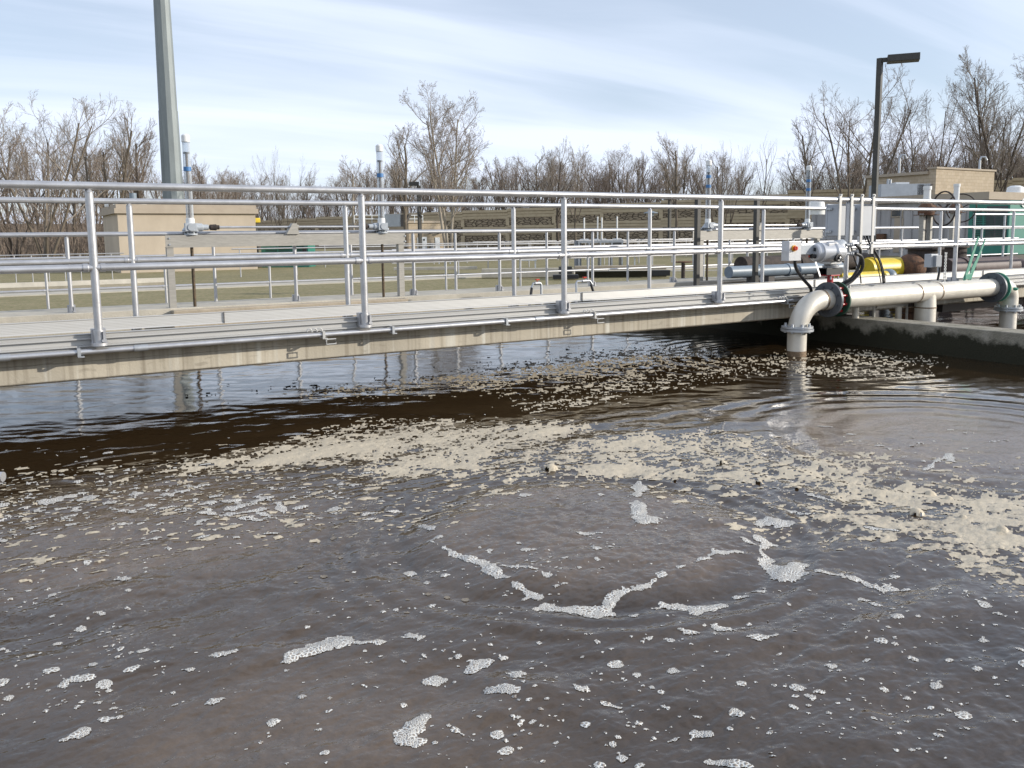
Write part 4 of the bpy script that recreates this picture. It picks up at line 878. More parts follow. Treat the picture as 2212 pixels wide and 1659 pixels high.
# ------------------------------------------------------------------ rusty gate valves and pipes behind the footbridge (right)
YR = 10.4
def rp(x, y, Y=None): return at(x, y, Y=Y or YR)
def hpipe(x0, x1, y, rpx, m, label, Y=None, name='pipe', fl=()):
    a, c = rp(x0, y, Y), rp(x1, y, Y); c.z = a.z; mid = rp((x0+x1)/2, y, Y); r = rpx*mpp(mid); a.z = c.z = mid.z
    t = thing(name, label, 'pipe', a); b = MB(); b.tube([a, c], r, 28); b.build('pipe_run', m, t)
    for f in fl:
        X0 = rp(f, y, Y).x; b = MB(); b.tube([(X0-.03, a.y, a.z), (X0+.03, a.y, a.z)], r*1.12, 28); b.build('collar', m, t)
    for k in (.2, .8):
        X0 = a.x+(c.x-a.x)*k; b = MB(); b.box((X0-.08, a.y-r*.6, GZ), (X0+.08, a.y+r*.6, a.z-r*.7)); b.build('saddle', 'roofdark', t)
    return a, c, r
hpipe(1869, 1962, 580, 23, 'yellow', 'thick yellow pipe left of the rusty gate valve', 10.6, fl=(1880,))
hpipe(1812, 1912, 598, 11, 'yellow', 'thin yellow pipe in front of the thick yellow one', 9.9)
hpipe(1574, 1815, 583, 12.5, 'bluegrey', 'blue grey pipe running low behind the footbridge', 9.95, fl=(1640, 1700))
hpipe(1600, 1868, 569, 19, 'dark_rust', 'dark rusty pipe behind the blue grey pipe', 11.2, fl=(1720,))
hpipe(2042, 2186, 577, 21, 'brown_pipe', 'brown painted pipe right of the rusty gate valve', 10.4, fl=(2075,))
def ball(x, y, rpx, m, label, cat='pipe elbow', name='pipe_elbow', Y=None, sq=(1, 1, 1)):
    c = rp(x, y, Y); r = rpx*mpp(c); b = MB(); prof = [(r*(1-math.cos(a)), r*math.sin(a)) for a in np.linspace(0, PI*.62, 12)]
    b.lathe(c-Vector((.86, .5, -.25)).normalized()*r*.9*0+Vector((-r*.6, -r*.5, r*.25)), (.75, .62, -.22), prof, 28)
    b.tube([c+Vector((0, 0, -.05)), c+Vector((.15, .25, -.12)), c+Vector((.4, .3, -.6))], r*.88, 20); tag(b.build(name, m), label, cat)
ball(1968, 580, 31, 'rust', 'big rusty brown pipe elbow in front of the gate valve')
ball(1920, 598, 17, 'bluegrey', 'blue grey pipe elbow at the end of the thin yellow pipe', Y=9.9)
ball(2204, 588, 28, 'brown_pipe', 'brown pipe elbow at the right edge of the photo')
def gate_valve(px_, ytube, ygt, ygb, ybot, label, wheel, Y):
    c = rp(px_, 500, Y); s_ = mpp(c); zg0, zg1, zt_, zb_ = (rp(px_, v, Y).z for v in (ygb, ygt, ytube, ybot))
    t = thing('gate_valve', label, 'gate valve', (c.x, Y, GZ), 'rusty gate valves with handwheels')
    b = MB(); b.lathe((c.x, Y, zb_), (0, 0, 1), [(-.9, .0), (-.9, .30), (-.06, .31), (-.06, .36), (0.0, .36), (0, .20), (.10, .16)], 20); b.build('bonnet', 'dark_rust', t)
    b = MB()
    for sx in (-1, 1): b.box((c.x+sx*.12-.035, Y-.05, zb_-.02), (c.x+sx*.12+.035, Y+.05, zg0+.03))
    b.build('yoke', 'channel', t, .004)
    b = MB(); b.tube([(c.x, Y, zb_), (c.x, Y, zg0)], .022, 8); b.build('stem', 'black', t)
    b = MB(); h = zg1-zg0; b.lathe((c.x, Y, zg0), (0, 0, 1), [(0, 0), (0, .24), (.012, .24), (.012, .15), (h*.25, .16), (h*.7, .155), (h*.95, .10), (h, .09), (h, 0)], 18)
    wd = Vector(wheel[:2]+(0,)).normalized(); b.lathe(Vector((c.x, Y, zg0+h*.55)), wd, [(0, .09), (.18, .08), (.2, .045), (.32, .04), (.32, 0)], 14); b.build('gearbox', 'rust', t, .002)
    r = .074; b = MB(); b.tube([(c.x, Y, zg1-.01), (c.x, Y, zg1+.10)], r*1.05, 18); b.tube([(c.x, Y, zg1+.10), (c.x, Y, zt_-.06)], r*.94, 18); b.lathe((c.x, Y, zt_-.07), (0, 0, 1), [(0, r*1.1), (.07, r*1.1), (.075, 0)], 18); b.build('stem_cover', 'pvc', t)
    wc = Vector((c.x, Y, zg0+h*.55))+wd*wheel[3]; R2 = wheel[2]; u = wd.cross(Vector((0, 0, 1))).normalized(); w = Vector((0, 0, 1))
    b = MB(); n = 30; b.tube([wc+(u*math.cos(2*PI*k/n)+w*math.sin(2*PI*k/n))*R2 for k in range(n+1)], .017, 6)
    for k in range(3):
        a = 2*PI*k/3+.5; b.tube([wc, wc+(u*math.cos(a)+w*math.sin(a))*R2], .015, 6)
    b.tube([wc-wd*.1, wc+wd*.02], .04, 8); b.build('handwheel', 'dark_rust', t)
gate_valve(1999, 402, 439, 465, 532, 'rusty gate valve with handwheel and white stem cover, behind the front railing', (.86, -.3, .34, .40), 10.4)
gate_valve(2062, 397, 440, 460, 530, 'rusty gate valve with handwheel and taller white stem cover, beside the green container', (.93, .25, .36, .45), 12.8)
ROLL_ = 0
t = thing('floor_stand', 'rusty brown floor stand with a flat handwheel, beyond the right hose tap', 'floor stand', at(1476, 600, Y=16.5))
p = at(1476, 566, Y=16.5); b = MB(); b.tube([(p.x, 16.5, GZ), (p.x, 16.5, p.z)], .05, 8); b.build('stand', 'dark_rust', t)
b = MB(); b.tube([(p.x+.22*math.cos(a), 16.5+.22*math.sin(a), p.z) for a in np.linspace(0, 2*PI, 20)], .016, 5); b.tube([(p.x-.22, 16.5, p.z), (p.x+.22, 16.5, p.z)], .015, 5); b.build('handwheel', 'rust', t)
# raised railing at right
railing('grey handrail on the raised slab in front of the green container', 12.9, rp(2150, 463, 12.9).z, rp(2150, 493, 12.9).z, .24, rp(2104, 463, 12.9).x, 26, [rp(2105, 480, 12.9).x, rp(2170, 480, 12.9).x, 21.5], .028, m='galv', socket=False)

# ------------------------------------------------------------------ buildings and plant in the distance
def cb_(s_): return s_
def face_block(A_, B_, z0, z1, depth, name, m, t, inset=0, extra=0):
    """block whose front runs from A_ to B_ (xy) and goes back by depth"""
    A_, B_ = Vector((A_[0], A_[1], 0)), Vector((B_[0], B_[1], 0)); d = (B_-A_).normalized(); n = Vector((-d.y, d.x, 0))
    if n.dot(Vector((fw[0], fw[1], 0))) < 0: n = -n
    a, b_ = A_-d*extra-n*extra+n*inset, B_+d*extra-n*extra+n*inset; c, e = b_+n*(depth+2*extra), a+n*(depth+2*extra)
    mb = MB(); mb.add([v+Vector((0, 0, z)) for z in (z0, z1) for v in (a, b_, c, e)], [(3, 2, 1, 0), (4, 5, 6, 7), (0, 1, 5, 4), (1, 2, 6, 5), (2, 3, 7, 6), (3, 0, 4, 7)])
    return mb.build(name, m, t)
def onface(A_, B_, x, y, out=.02):
    """3-D point where photo pixel x,y meets the vertical plane through A_,B_"""
    d = Vector((B_[0]-A_[0], B_[1]-A_[1], 0)).normalized(); n = Vector((-d.y, d.x, 0)); r = Vector(ray(x, y)); t_ = n.dot(Vector((A_[0], A_[1], 0)))/n.dot(r)
    return Vector((0, 0, CZ))+r*t_
def patch(A_, B_, x0, y0, x1, y1, name, m, t, th=.06, out=.05):
    p = [onface(A_, B_, x0, y1), onface(A_, B_, x1, y1)]; za, zb = p[0].z, onface(A_, B_, x0, y0).z
    d = Vector((B_[0]-A_[0], B_[1]-A_[1], 0)).normalized(); n = Vector((-d.y, d.x, 0));
    if n.dot(Vector((fw[0], fw[1], 0))) < 0: n = -n
    a, b_ = p[0].copy(), p[1].copy(); a.z = b_.z = 0; mb = MB(); q = [a-n*out, b_-n*out, b_-n*(out-th), a-n*(out-th)]
    mb.add([v+Vector((0, 0, z)) for z in (za, zb) for v in q], [(3, 2, 1, 0), (4, 5, 6, 7), (0, 1, 5, 4), (1, 2, 6, 5), (2, 3, 7, 6), (3, 0, 4, 7)])
    return mb.build(name, m, t)
def flat(p): return Vector((p.x, p.y, 0))
flatp = flat
# B1 beige stucco building (left)
A1 = flat(at(262, 590, Z=GZ)); B1_ = flat(at(553, 500, Y=A1.y)); dep = at(224, 500, X=A1.x).y-A1.y
t = thing('stucco_building', 'windowless beige stucco building with a stepped cornice, left of centre', 'building', (A1.x, A1.y, GZ))
ztop = onface(A1, B1_, 262, 441).z; zc0 = onface(A1, B1_, 300, 461).z; zc1 = onface(A1, B1_, 300, 450).z
face_block(A1, B1_, GZ-.2, zc0+.02, dep, 'wall', 'stucco', t)
face_block(A1, B1_, zc0, zc1, dep, 'cornice', 'trim', t, 0, .13); face_block(A1, B1_, zc1, ztop, dep, 'parapet', 'trim', t, 0, .05)
dA = (Vector((B1_.x-A1.x, B1_.y-A1.y, 0))).normalized(); nA = Vector((-dA.y, dA.x, 0))
for k, (px_, r, h, m_) in enumerate(((299, .16, .62, 'bluegrey'), (318, .22, .18, 'pvc'), (243, .09, .2, 'pvc'))):
    q = onface(A1, B1_, px_, 440); q = q+nA*(1.5 if k < 2 else 2.2); q.z = ztop-.05; b = MB(); b.tube([q, q+Vector((0, 0, h))], r, 12); b.build('roof_vent', m_, t)
patch(A1, B1_, 384, 436, 456, 440, 'roof_hatch', 'trim', t, .8, -.6)
# rising pipe brace leaning on the roof
# green generator
Ag, Bg = at(566, 578, Z=GZ), at(667, 577, Z=GZ)
t = thing('generator', 'sea green generator enclosure with louvres, right of the stucco building', 'generator', (Ag.x, Ag.y, GZ)); zg = onface(Ag, Bg, 600, 529).z
face_block(Ag, Bg, GZ, zg, 1.4, 'enclosure', 'green', t); face_block(Ag, Bg, zg, zg+.06, 1.4, 'roof', 'green', t, 0, .05)
for x0, x1, y0, y1, n_ in ((574, 598, 540, 560, 5), (602, 627, 531, 552, 6), (632, 657, 531, 550, 6)):
    for i in range(n_): ya = y0+(y1-y0)*i/n_; patch(Ag, Bg, x0, ya, x1, ya+1.6, 'louvre', 'green_dark', t, .05, .03)
patch(Ag, Bg, 655, 533, 663, 546, 'control_panel', 'black', t, .12, .14)
for px_ in (598, 630): patch(Ag, Bg, px_, 531, px_+1, 575, 'door_seam', 'green_dark', t, .03, .015)
t = thing('utility_box', 'small yellow box on a dark post beside the stucco building', 'box', at(553, 476, D=44)); q = at(553, 476, D=44); b = MB(); b.box((q.x-.25, q.y-.3, q.z-.12), (q.x+.15, q.y+.3, q.z+.12)); b.build('box', 'yellow', t, .03); b = MB(); b.tube([(q.x, q.y, GZ), (q.x, q.y, q.z-.2)], .06, 6); b.build('post', 'bronze', t)
# B2 small brick building with flat roof
def brick_mat(name, c1, c2, sc):
    m = mat(name, c1, .9, 0, .08, 3, .2, 30, col2=c2, spec=.2); nt = m.node_tree; b = nt.nodes['Principled BSDF']
    t = nt.nodes.new('ShaderNodeTexCoord'); s = nt.nodes.new('ShaderNodeSeparateXYZ'); nt.links.new(t.outputs['Object'], s.inputs[0])
    a = nt.nodes.new('ShaderNodeMath'); a.operation = 'SUBTRACT'; nt.links.new(s.outputs[0], a.inputs[0]); nt.links.new(s.outputs[1], a.inputs[1])
    cc = nt.nodes.new('ShaderNodeCombineXYZ'); nt.links.new(a.outputs[0], cc.inputs[0]); nt.links.new(s.outputs[2], cc.inputs[1])
    br = nt.nodes.new('ShaderNodeTexBrick'); br.inputs['Scale'].default_value = sc; br.inputs['Mortar Size'].default_value = .015
    br.inputs['Color1'].default_value = (1, 1, 1, 1); br.inputs['Color2'].default_value = (.86, .85, .84, 1); br.inputs['Mortar'].default_value = (.74, .73, .7, 1); nt.links.new(cc.outputs[0], br.inputs['Vector'])
    x = nt.nodes.new('ShaderNodeMix'); x.data_type = 'RGBA'; x.blend_type = 'MULTIPLY'; x.inputs['Factor'].default_value = 1
    nt.links.new(b.inputs['Base Color'].links[0].from_socket, x.inputs['A']); nt.links.new(br.outputs[0], x.inputs['B']); nt.links.new(x.outputs['Result'], b.inputs['Base Color']); return m
M['brick'] = brick_mat('buff brick', (.47, .40, .31), (.44, .36, .26), 1.0)
A2 = at(884, 556, Z=GZ); A2 = Vector((A2.x, A2.y, 0)); B2_ = flatp(at(960, 500, Y=A2.y)); S2v = flatp(at(757, 500, X=A2.x))
t = thing('brick_building', 'small buff brick building with three white doors and a railed roof, centre', 'building', (A2.x, A2.y, GZ))
z2a = onface(A2, B2_, 884, 482).z; Wd, E2 = A2, B2_
def abox(b, x0, y0, x1, y1, z0, z1): b.box((x0, y0, z0), (x1, y1, z1))
b = MB(); abox(b, A2.x, A2.y, B2_.x, S2v.y, GZ-.2, z2a); b.build('wall', 'brick', t)
b = MB(); abox(b, A2.x-.08, A2.y-.08, B2_.x+.08, S2v.y, z2a+.003, z2a+.16); b.build('roof_edge', 'trim', t)
for x0, x1, y0 in ((911, 922, 512), (940, 950, 513), (902, 907, 513)):
    f = patch(A2, B2_, x0, y0, x1, 546, 'door', 'white_paint', t, .08, .05)
patch(A2, B2_, 913.5, 516, 917, 520, 'door_window', 'glass', t, .02, .07)
patch(A2, B2_, 928, 525, 933, 546, 'meter_box', 'box_mid', t, .3, .3)
for x0 in (926, 944): patch(A2, B2_, x0, 501, x0+5, 505, 'wall_lamp', 'black', t, .3, .3)
cen = (Wd+E2)/2+(S2v-Wd)*.45
hv = thing('rooftop_unit', 'grey air handling unit with a sloping hood on the small brick building', 'air handler', (cen.x, cen.y, z2a))
q0 = at(832, 480, D=58); b = MB(); u = Vector((rt[0], rt[1], 0)).normalized(); n_ = Vector((fw[0], fw[1], 0)).normalized()
def obox(b, c, hx, hy, z0, z1, u=u, n_=n_): b.add([c+u*sx*hx+n_*sy*hy+Vector((0, 0, z)) for z in (z0, z1) for sx, sy in ((-1, -1), (1, -1), (1, 1), (-1, 1))], [(3, 2, 1, 0), (4, 5, 6, 7), (0, 1, 5, 4), (1, 2, 6, 5), (2, 3, 7, 6), (3, 0, 4, 7)])
zr = at(850, 480, D=58).z; zr2 = at(850, 463, D=58).z
obox(b, flat(at(850, 470, D=58)), .55, .6, zr-.3, zr2); b.build('casing', 'hvac', hv)
c_ = flat(at(873, 470, D=58)); b = MB(); b.add([c_+u*sx+n_*sy*.6+Vector((0, 0, z)) for sy in (-1, 1) for sx, z in ((-.25, zr-.3), (.05, zr-.3), (.42, zr2-.02), (-.25, zr2-.02))], [(0, 1, 2, 3), (7, 6, 5, 4), (0, 4, 5, 1), (1, 5, 6, 2), (2, 6, 7, 3), (3, 7, 4, 0)]); b.build('hood', 'roofdark', hv)
rr_t = thing('roof_railing', 'thin white railing on the roof of the small brick building', 'railing', (S2v.x, S2v.y, z2a))
R0, R1 = flat(at(765, 470, D=57.5)), flat(at(913, 470, D=60)); zt_, zm_ = at(800, 465, D=58).z, at(800, 473, D=58).z
b = MB()
for z in (zt_, zm_): b.tube([R0+Vector((0, 0, z)), R1+Vector((0, 0, z))], .03, 5)
b.build('rails', 'white_paint', rr_t)
p0 = None
for i in range(9):
    v = R0+(R1-R0)*i/8
    if p0 is None: b = MB(); b.tube([(0, 0, 0), (0, 0, zt_-z2a)], .03, 5); p0 = b.build('post', 'white_paint', rr_t, loc=(v.x, v.y, z2a))
    else: c = copy_tree(p0, rr_t); c.location = Vector((v.x, v.y, z2a))-wloc(rr_t)
# B3 buff brick block right, lit end and shaded long side
A3 = flat(at(2016, 500, D=66)); B3_ = flat(at(2141, 500, Y=A3.y)); S3 = flat(at(1868, 500, X=A3.x))
t = thing('brick_building', 'tall buff brick building with one sunlit wall, behind the grey panelled building', 'building', (A3.x, A3.y, GZ))
z3 = onface(A3, B3_, 2017, 364).z; z3b = onface(A3, S3, 1990, 377).z
b = MB(); abox(b, A3.x, A3.y, B3_.x, A3.y+.6, GZ, z3); b.build('tall_wall', 'brick', t)
b = MB(); abox(b, A3.x+.05, A3.y+.601, B3_.x-.05, S3.y, GZ, z3b); b.build('low_wall', 'brick', t)
b = MB(); abox(b, A3.x-.15, A3.y+.605, B3_.x-.1, S3.y+.1, z3b+.002, z3b+.22); b.build('roof_edge', 'trim', t)
b = MB(); abox(b, A3.x-.1, A3.y-.1, B3_.x+.1, A3.y+.7, z3+.003, z3+.14); b.build('coping', 'trim', t)
for px_, py_ in ((1942, 343), (2115, 347)):
    q = flat(at(px_, 380, D=75)); zq = at(px_, py_, D=75).z; b = MB(); b.tube([q+Vector((0, 0, z3b-.2)), q+Vector((0, 0, zq)), q+Vector((.2, 0, zq+.3)), q+u*.45+Vector((0, 0, zq+.3)), q+u*.6+Vector((0, 0, zq))], .10, 6); b.build('vent_pipe', 'galv', t)
# B4 long grey panelled building
A4c = flat(at(2128, 500, D=47)); S4 = flat(at(1752, 500, X=A4c.x)); A4, B4_ = S4, A4c
t = thing('panelled_building', 'long grey concrete panelled building with one dark window, right background', 'building', (A4.x, A4.y, GZ))
z4 = onface(A4, B4_, 1890, 441).z
b = MB(); abox(b, A4c.x, A4c.y, A4c.x+14, S4.y, GZ-.2, z4); b.build('wall', 'panel_conc', t)
b = MB(); abox(b, A4c.x-.25, A4c.y-.25, A4c.x+14.3, S4.y+.2, z4+.003, z4+.42); b.build('fascia', 'trim', t)
for px_ in range(1760, 2210, 23): patch(A4, B4_, px_, 448, px_+1.4, 545, 'panel_rib', 'panel_conc', t, .12, .10)
patch(A4, B4_, 1926, 448, 1951, 470, 'window_frame', 'trim', t, .08, .07); patch(A4, B4_, 1928, 449, 1948, 467, 'window', 'glass', t, .03, .09)
patch(A4, B4_, 1930, 471, 1949, 545, 'door_panel', 'trim', t, .05, .05); patch(A4, B4_, 1893, 505, 1915, 538, 'hose_reel', 'rust', t, .3, .35)
hv = thing('rooftop_unit', 'large pale air handling unit with a dark sloping hood on the panelled building', 'air handler', flat(at(1940, 420, D=58)))
D4 = 58; zr, zr2 = z4+.3, at(1940, 399, D=D4).z
b = MB(); obox(b, flat(at(1942, 410, D=D4)), 2.1*.78, 1.0, zr, zr2); b.build('casing', 'hvac', hv)
b = MB(); obox(b, flat(at(1911, 412, D=D4)), .55, .8, zr, at(1911, 408, D=D4).z); b.build('intake_box', 'hvac', hv)
b = MB(); obox(b, flat(at(1944, 400, D=D4))-n_*.0, .45, .4, zr2, zr2+.14); b.build('top_box', 'pvc', hv)
c_ = flat(at(1980, 410, D=D4)); b = MB(); b.add([c_+u*sx+n_*sy*1.0+Vector((0, 0, z)) for sy in (-1, 1) for sx, z in ((-.42, zr), (-.1, zr), (.62, zr2-.05), (-.42, zr2-.05))], [(0, 1, 2, 3), (7, 6, 5, 4), (0, 4, 5, 1), (1, 5, 6, 2), (2, 6, 7, 3), (3, 7, 4, 0)]); b.build('hood', 'roofdark', hv)
for k in (0, 1): q = flat(at(1918+k*5, 400, D=D4)); b = MB(); b.tube([q+Vector((0, 0, zr2-.4)), q+Vector((0, 0, at(1918, 387+k, D=D4).z))], .09, 8); b.build('flue', 'galv', hv)
for px_, py_, lab in ((2193, 412, 'white domed roof fan on the panelled building at the far right'), (1764, 444, 'white domed roof fan at the left end of the panelled building')):
    q = flat(at(px_, py_, D=52)); zq = at(px_, py_, D=52).z; b = MB(); b.lathe(q+Vector((0, 0, zq-.55)), (0, 0, 1), [(0, 0), (0, .5), (.3, .5), (.32, .65), (.42, .65), (.45, .5), (.75, .45), (.85, .25), (.87, 0)], 20); tag(b.build('roof_fan', 'pvc'), lab, 'roof fan')
# green container at the right edge
A5 = flat(at(2179, 500, D=38)); B5_ = A5+Vector((7, 0, 0)); S5 = flat(at(2091, 500, X=A5.x))
t = thing('generator', 'large sea green generator container with dark louvres at the right edge', 'generator', (A5.x, A5.y, GZ)); z5_ = at(2179, 433, D=38).z
b = MB(); abox(b, A5.x, A5.y, B5_.x, S5.y, GZ+.4, z5_); b.build('enclosure', 'green', t)
for i in range(3):
    for j in range(14):
        x0 = 2101+i*25; ya = 452+j*4.6-i*.6; patch(S5, A5, x0, ya, x0+21, ya+2.2, 'louvre', 'green_dark', t, .06, .03)
patch(S5, A5, 2128, 446, 2174, 512, 'intake_screen', 'glass', t, .02, .012)
b = MB(); abox(b, A5.x+.05, A5.y+.05, B5_.x, S5.y-.05, GZ-.1, GZ+.399); b.build('base_tank', 'bronze', t)
fc_ = bpy.data.curves.new('lettering', 'FONT'); fc_.body = 'C'; fc_.size = .62; fc_.extrude = .01; fc_.shear = .25
lo = bpy.data.objects.new('lettering', fc_); C.objects.link(lo); me = bpy.data.meshes.new_from_object(lo); bpy.data.objects.remove(lo, do_unlink=True)
lo = bpy.data.objects.new('lettering', me); C.objects.link(lo); me.materials.append(M['pvc']); p = onface(A5, B5_, 2203, 447); dd = (B5_-A5).normalized(); nn = Vector((-dd.y, dd.x, 0)); 
lo.parent = t; lo.location = p-Vector((dd.y, -dd.x, 0))*0-nn*.04-wloc(t); lo.rotation_euler = (PI/2, 0, math.atan2(dd.y, dd.x))

# tall monopole and lamp posts
def pole12(base, zb, zt, rb_, rt_, n, label, m, name, rot=0):
    t = thing(name, label, 'pole', (base.x, base.y, zb)); 
    def seg(z0, z1, r0, r1, nm):
        b = MB(); b.add([base+Vector((r*math.cos(2*PI*k/n+rot), r*math.sin(2*PI*k/n+rot), z)) for z, r in ((z0, r0), (z1, r1)) for k in range(n)], [(k, (k+1) % n, n+(k+1) % n, n+k) for k in range(n)]+[tuple(range(n, 2*n))]); b.build(nm, m, t)
    zj = zb+(zt-zb)*.52; f = lambda z: rb_+(rt_-rb_)*(z-zb)/(zt-zb)
    return t, seg, f
DP = 50.; pb = flat(at(381, 540, D=DP)); zt_ = at(352, -320, D=DP).z; rb_ = 20.2*DP/F*1.02; 
t, seg, f = pole12(pb, GZ, zt_, rb_*1.10, rb_*.62, 12, 'tall tapering galvanised steel pole with flat facets behind the stucco building', 'galvpole', 'tall_pole', .2)
zj = at(360, 384, D=DP).z; zj = at(365, 250, D=DP).z*.5+at(365, 240, D=DP).z*.5
seg(GZ, zj, f(GZ)*1.03, f(zj)*1.03, 'lower_section'); seg(zj-.3, zt_, f(zj), f(zt_), 'upper_section')
DL = 22.; q = flat(at(1889, 420, D=DL)); zl = at(1901, 133, D=DL).z
t = thing('lamp_post', 'tall dark bronze square lamp post with a box lamp head, right', 'lamp post', (q.x, q.y, GZ))
b = MB(); b.box((-.064, -.064, 0), (.064, .064, zl-GZ), Matrix.Rotation(.25, 3, 'Z')); o = b.build('pole', 'bronze', t, .006, loc=(q.x, q.y, GZ))
hd = (u*.93-n_*.36).normalized(); b = MB(); cc = Vector((q.x, q.y, zl-.10))
L0, W0 = .74, .20; sdv = hd.cross(Vector((0, 0, 1)))
b.add([cc+hd*a+sdv*s_*W0+Vector((0, 0, z)) for z in (-.03, .14) for a, s_ in ((.17, -1), (.17+L0, -1), (.17+L0, 1), (.17, 1))], [(0, 1, 2, 3), (7, 6, 5, 4), (4, 5, 1, 0), (5, 6, 2, 1), (6, 7, 3, 2), (7, 4, 0, 3)]); b.build('lamp_head', 'bronze', t, .01)
b = MB(); b.add([cc+hd*a+sdv*s_*.05+Vector((0, 0, z)) for z in (.0, .10) for a, s_ in ((.05, -1), (.18, -1), (.18, 1), (.05, 1))], [(0, 1, 2, 3), (7, 6, 5, 4), (4, 5, 1, 0), (5, 6, 2, 1), (6, 7, 3, 2), (7, 4, 0, 3)]); b.build('arm', 'bronze', t)
def lamp2(px_, yt, yb, D, label, hx):
    q = flat(at(px_, 500, D=D)); zt_ = at(px_, yt, D=D).z; s_ = D/F; t = thing('lamp_post', label, 'lamp post', (q.x, q.y, GZ))
    b = MB(); b.box((q.x-.09, q.y-.09, GZ), (q.x+.09, q.y+.09, zt_)); b.build('pole', 'bronze', t); b = MB(); obox(b, q+u*hx*s_, 10*s_, .2, zt_+.003, zt_+.22); b.build('lamp_head', 'bronze', t)
lamp2(907, 402, 558, 50, 'thin dark lamp post in front of the small brick building', -10)
lamp2(1446, 432, 545, 62, 'thin dark lamp post in front of the stone noise wall', -3)
# grey gate structure with four stems in the middle distance
t = thing('gate_structure', 'grey steel gate structure with four tall thin stems, middle distance', 'gate structure', flat(at(1295, 550, D=38)))
def z_(y, D=38): return at(1295, y, D=D).z
b = MB(); c_ = flat(at(1295, 540, D=38)); obox(b, c_, 1.0, .5, z_(524), z_(519))
for dx in (-.95, -.5, 0, .5, .95): obox(b, c_+u*dx, .03, .5, GZ, z_(524))
b.build('frame', 'galv', t)
b = MB(); obox(b, flat(at(1248, 540, D=38)), .14, .3, GZ, z_(519)); obox(b, flat(at(1330, 540, D=38)), .25, .3, z_(545), z_(521)); b.build('cabinet', 'box_mid', t)
for px_, yt in ((1262, 470), (1291, 468), (1300, 470), (1333, 468)):
    q = flat(at(px_, 500, D=38)); b = MB(); b.tube([q+Vector((0, 0, z_(519))), q+Vector((0, 0, z_(yt)))], .035, 6); b.tube([q+u*-.2+Vector((0, 0, z_(517))), q+u*.2+Vector((0, 0, z_(517)))], .03, 6); b.build('stem', 'pvc', t)
q = flat(at(1405, 540, D=36)); b = MB(); b.tube([q+Vector((0, 0, GZ)), q+Vector((0, 0, z_(468, 36)))], .05, 8); b.lathe(q+Vector((0, 0, z_(470, 36))), (0, 0, 1), [(0, .05), (.05, .12), (.14, .13), (.15, .30), (.18, .30), (.26, 0)], 14); tag(b.build('vent_mushroom', 'bluegrey'), 'small blue grey mushroom vent on a thin pipe, middle distance', 'vent')
# low tank walls, beams and dark boxes on the far side of the lawn
def slab(x0, x1, y0, y1, D, m, name, label, cat, dpt=.4):
    a, c = flat(at(x0, 580, D=D)), flat(at(x1, 580, D=D)); b = MB(); n = Vector((-(c-a).y, (c-a).x, 0)).normalized()*dpt; za, zb = at((x0+x1)/2, y1, D=D).z, at((x0+x1)/2, y0, D=D).z
    q = [a, c, c+n, a+n]; b.add([v+Vector((0, 0, z)) for z in (min(za, zb), max(za, zb)) for v in q], [(3, 2, 1, 0), (4, 5, 6, 7), (0, 1, 5, 4), (1, 2, 6, 5), (2, 3, 7, 6), (3, 0, 4, 7)]); tag(b.build(name, m, None, .01), label, cat)
slab(1040, 1240, 580, 599, 30, 'conc_warm', 'tank_wall', 'low white concrete tank wall in the middle distance, left part', 'wall')
slab(850, 1030, 577, 583, 34, 'conc_warm', 'tank_wall', 'low white curved tank wall behind the lawn, centre left', 'wall')
slab(1244, 1440, 586, 602, 30, 'conc_algae', 'tank_wall', 'low grey concrete tank wall right of the dark valve box', 'wall')
slab(1242, 1440, 574, 583, 29.5, 'conc_tan', 'beam', 'long tan beam lying on the grey tank wall', 'beam')
slab(1408, 1448, 584, 596, 29, 'black', 'opening_box', 'black box beside the end of the tan beam', 'box')
slab(1195, 1250, 594, 603, 28.5, 'black', 'opening_box', 'flat black box in front of the white tank wall', 'box')
slab(1208, 1236, 576, 592, 29, 'bronze', 'valve_box', 'dark valve box on the white tank wall', 'box')
slab(1450, 1560, 584, 590, 34, 'conc_warm', 'tank_wall', 'low white concrete wall behind the short frame', 'wall')
for px_, D, lab in ((1140, 34, 'small white cabinet behind the railings, centre'), (1385, 40, 'small white cabinet behind the railings, right of the gate structure'), (960, 46, 'low white bench shape in front of the brick building')):
    q = flat(at(px_, 540, D=D)); b = MB(); obox(b, q, .35, .25, GZ+.5, at(px_, 548, D=D).z+.2); obox(b, q+u*.3, .03, .03, GZ, GZ+.5); obox(b, q-u*.3, .03, .03, GZ, GZ+.5); tag(b.build('cabinet', 'white_paint'), lab, 'cabinet')

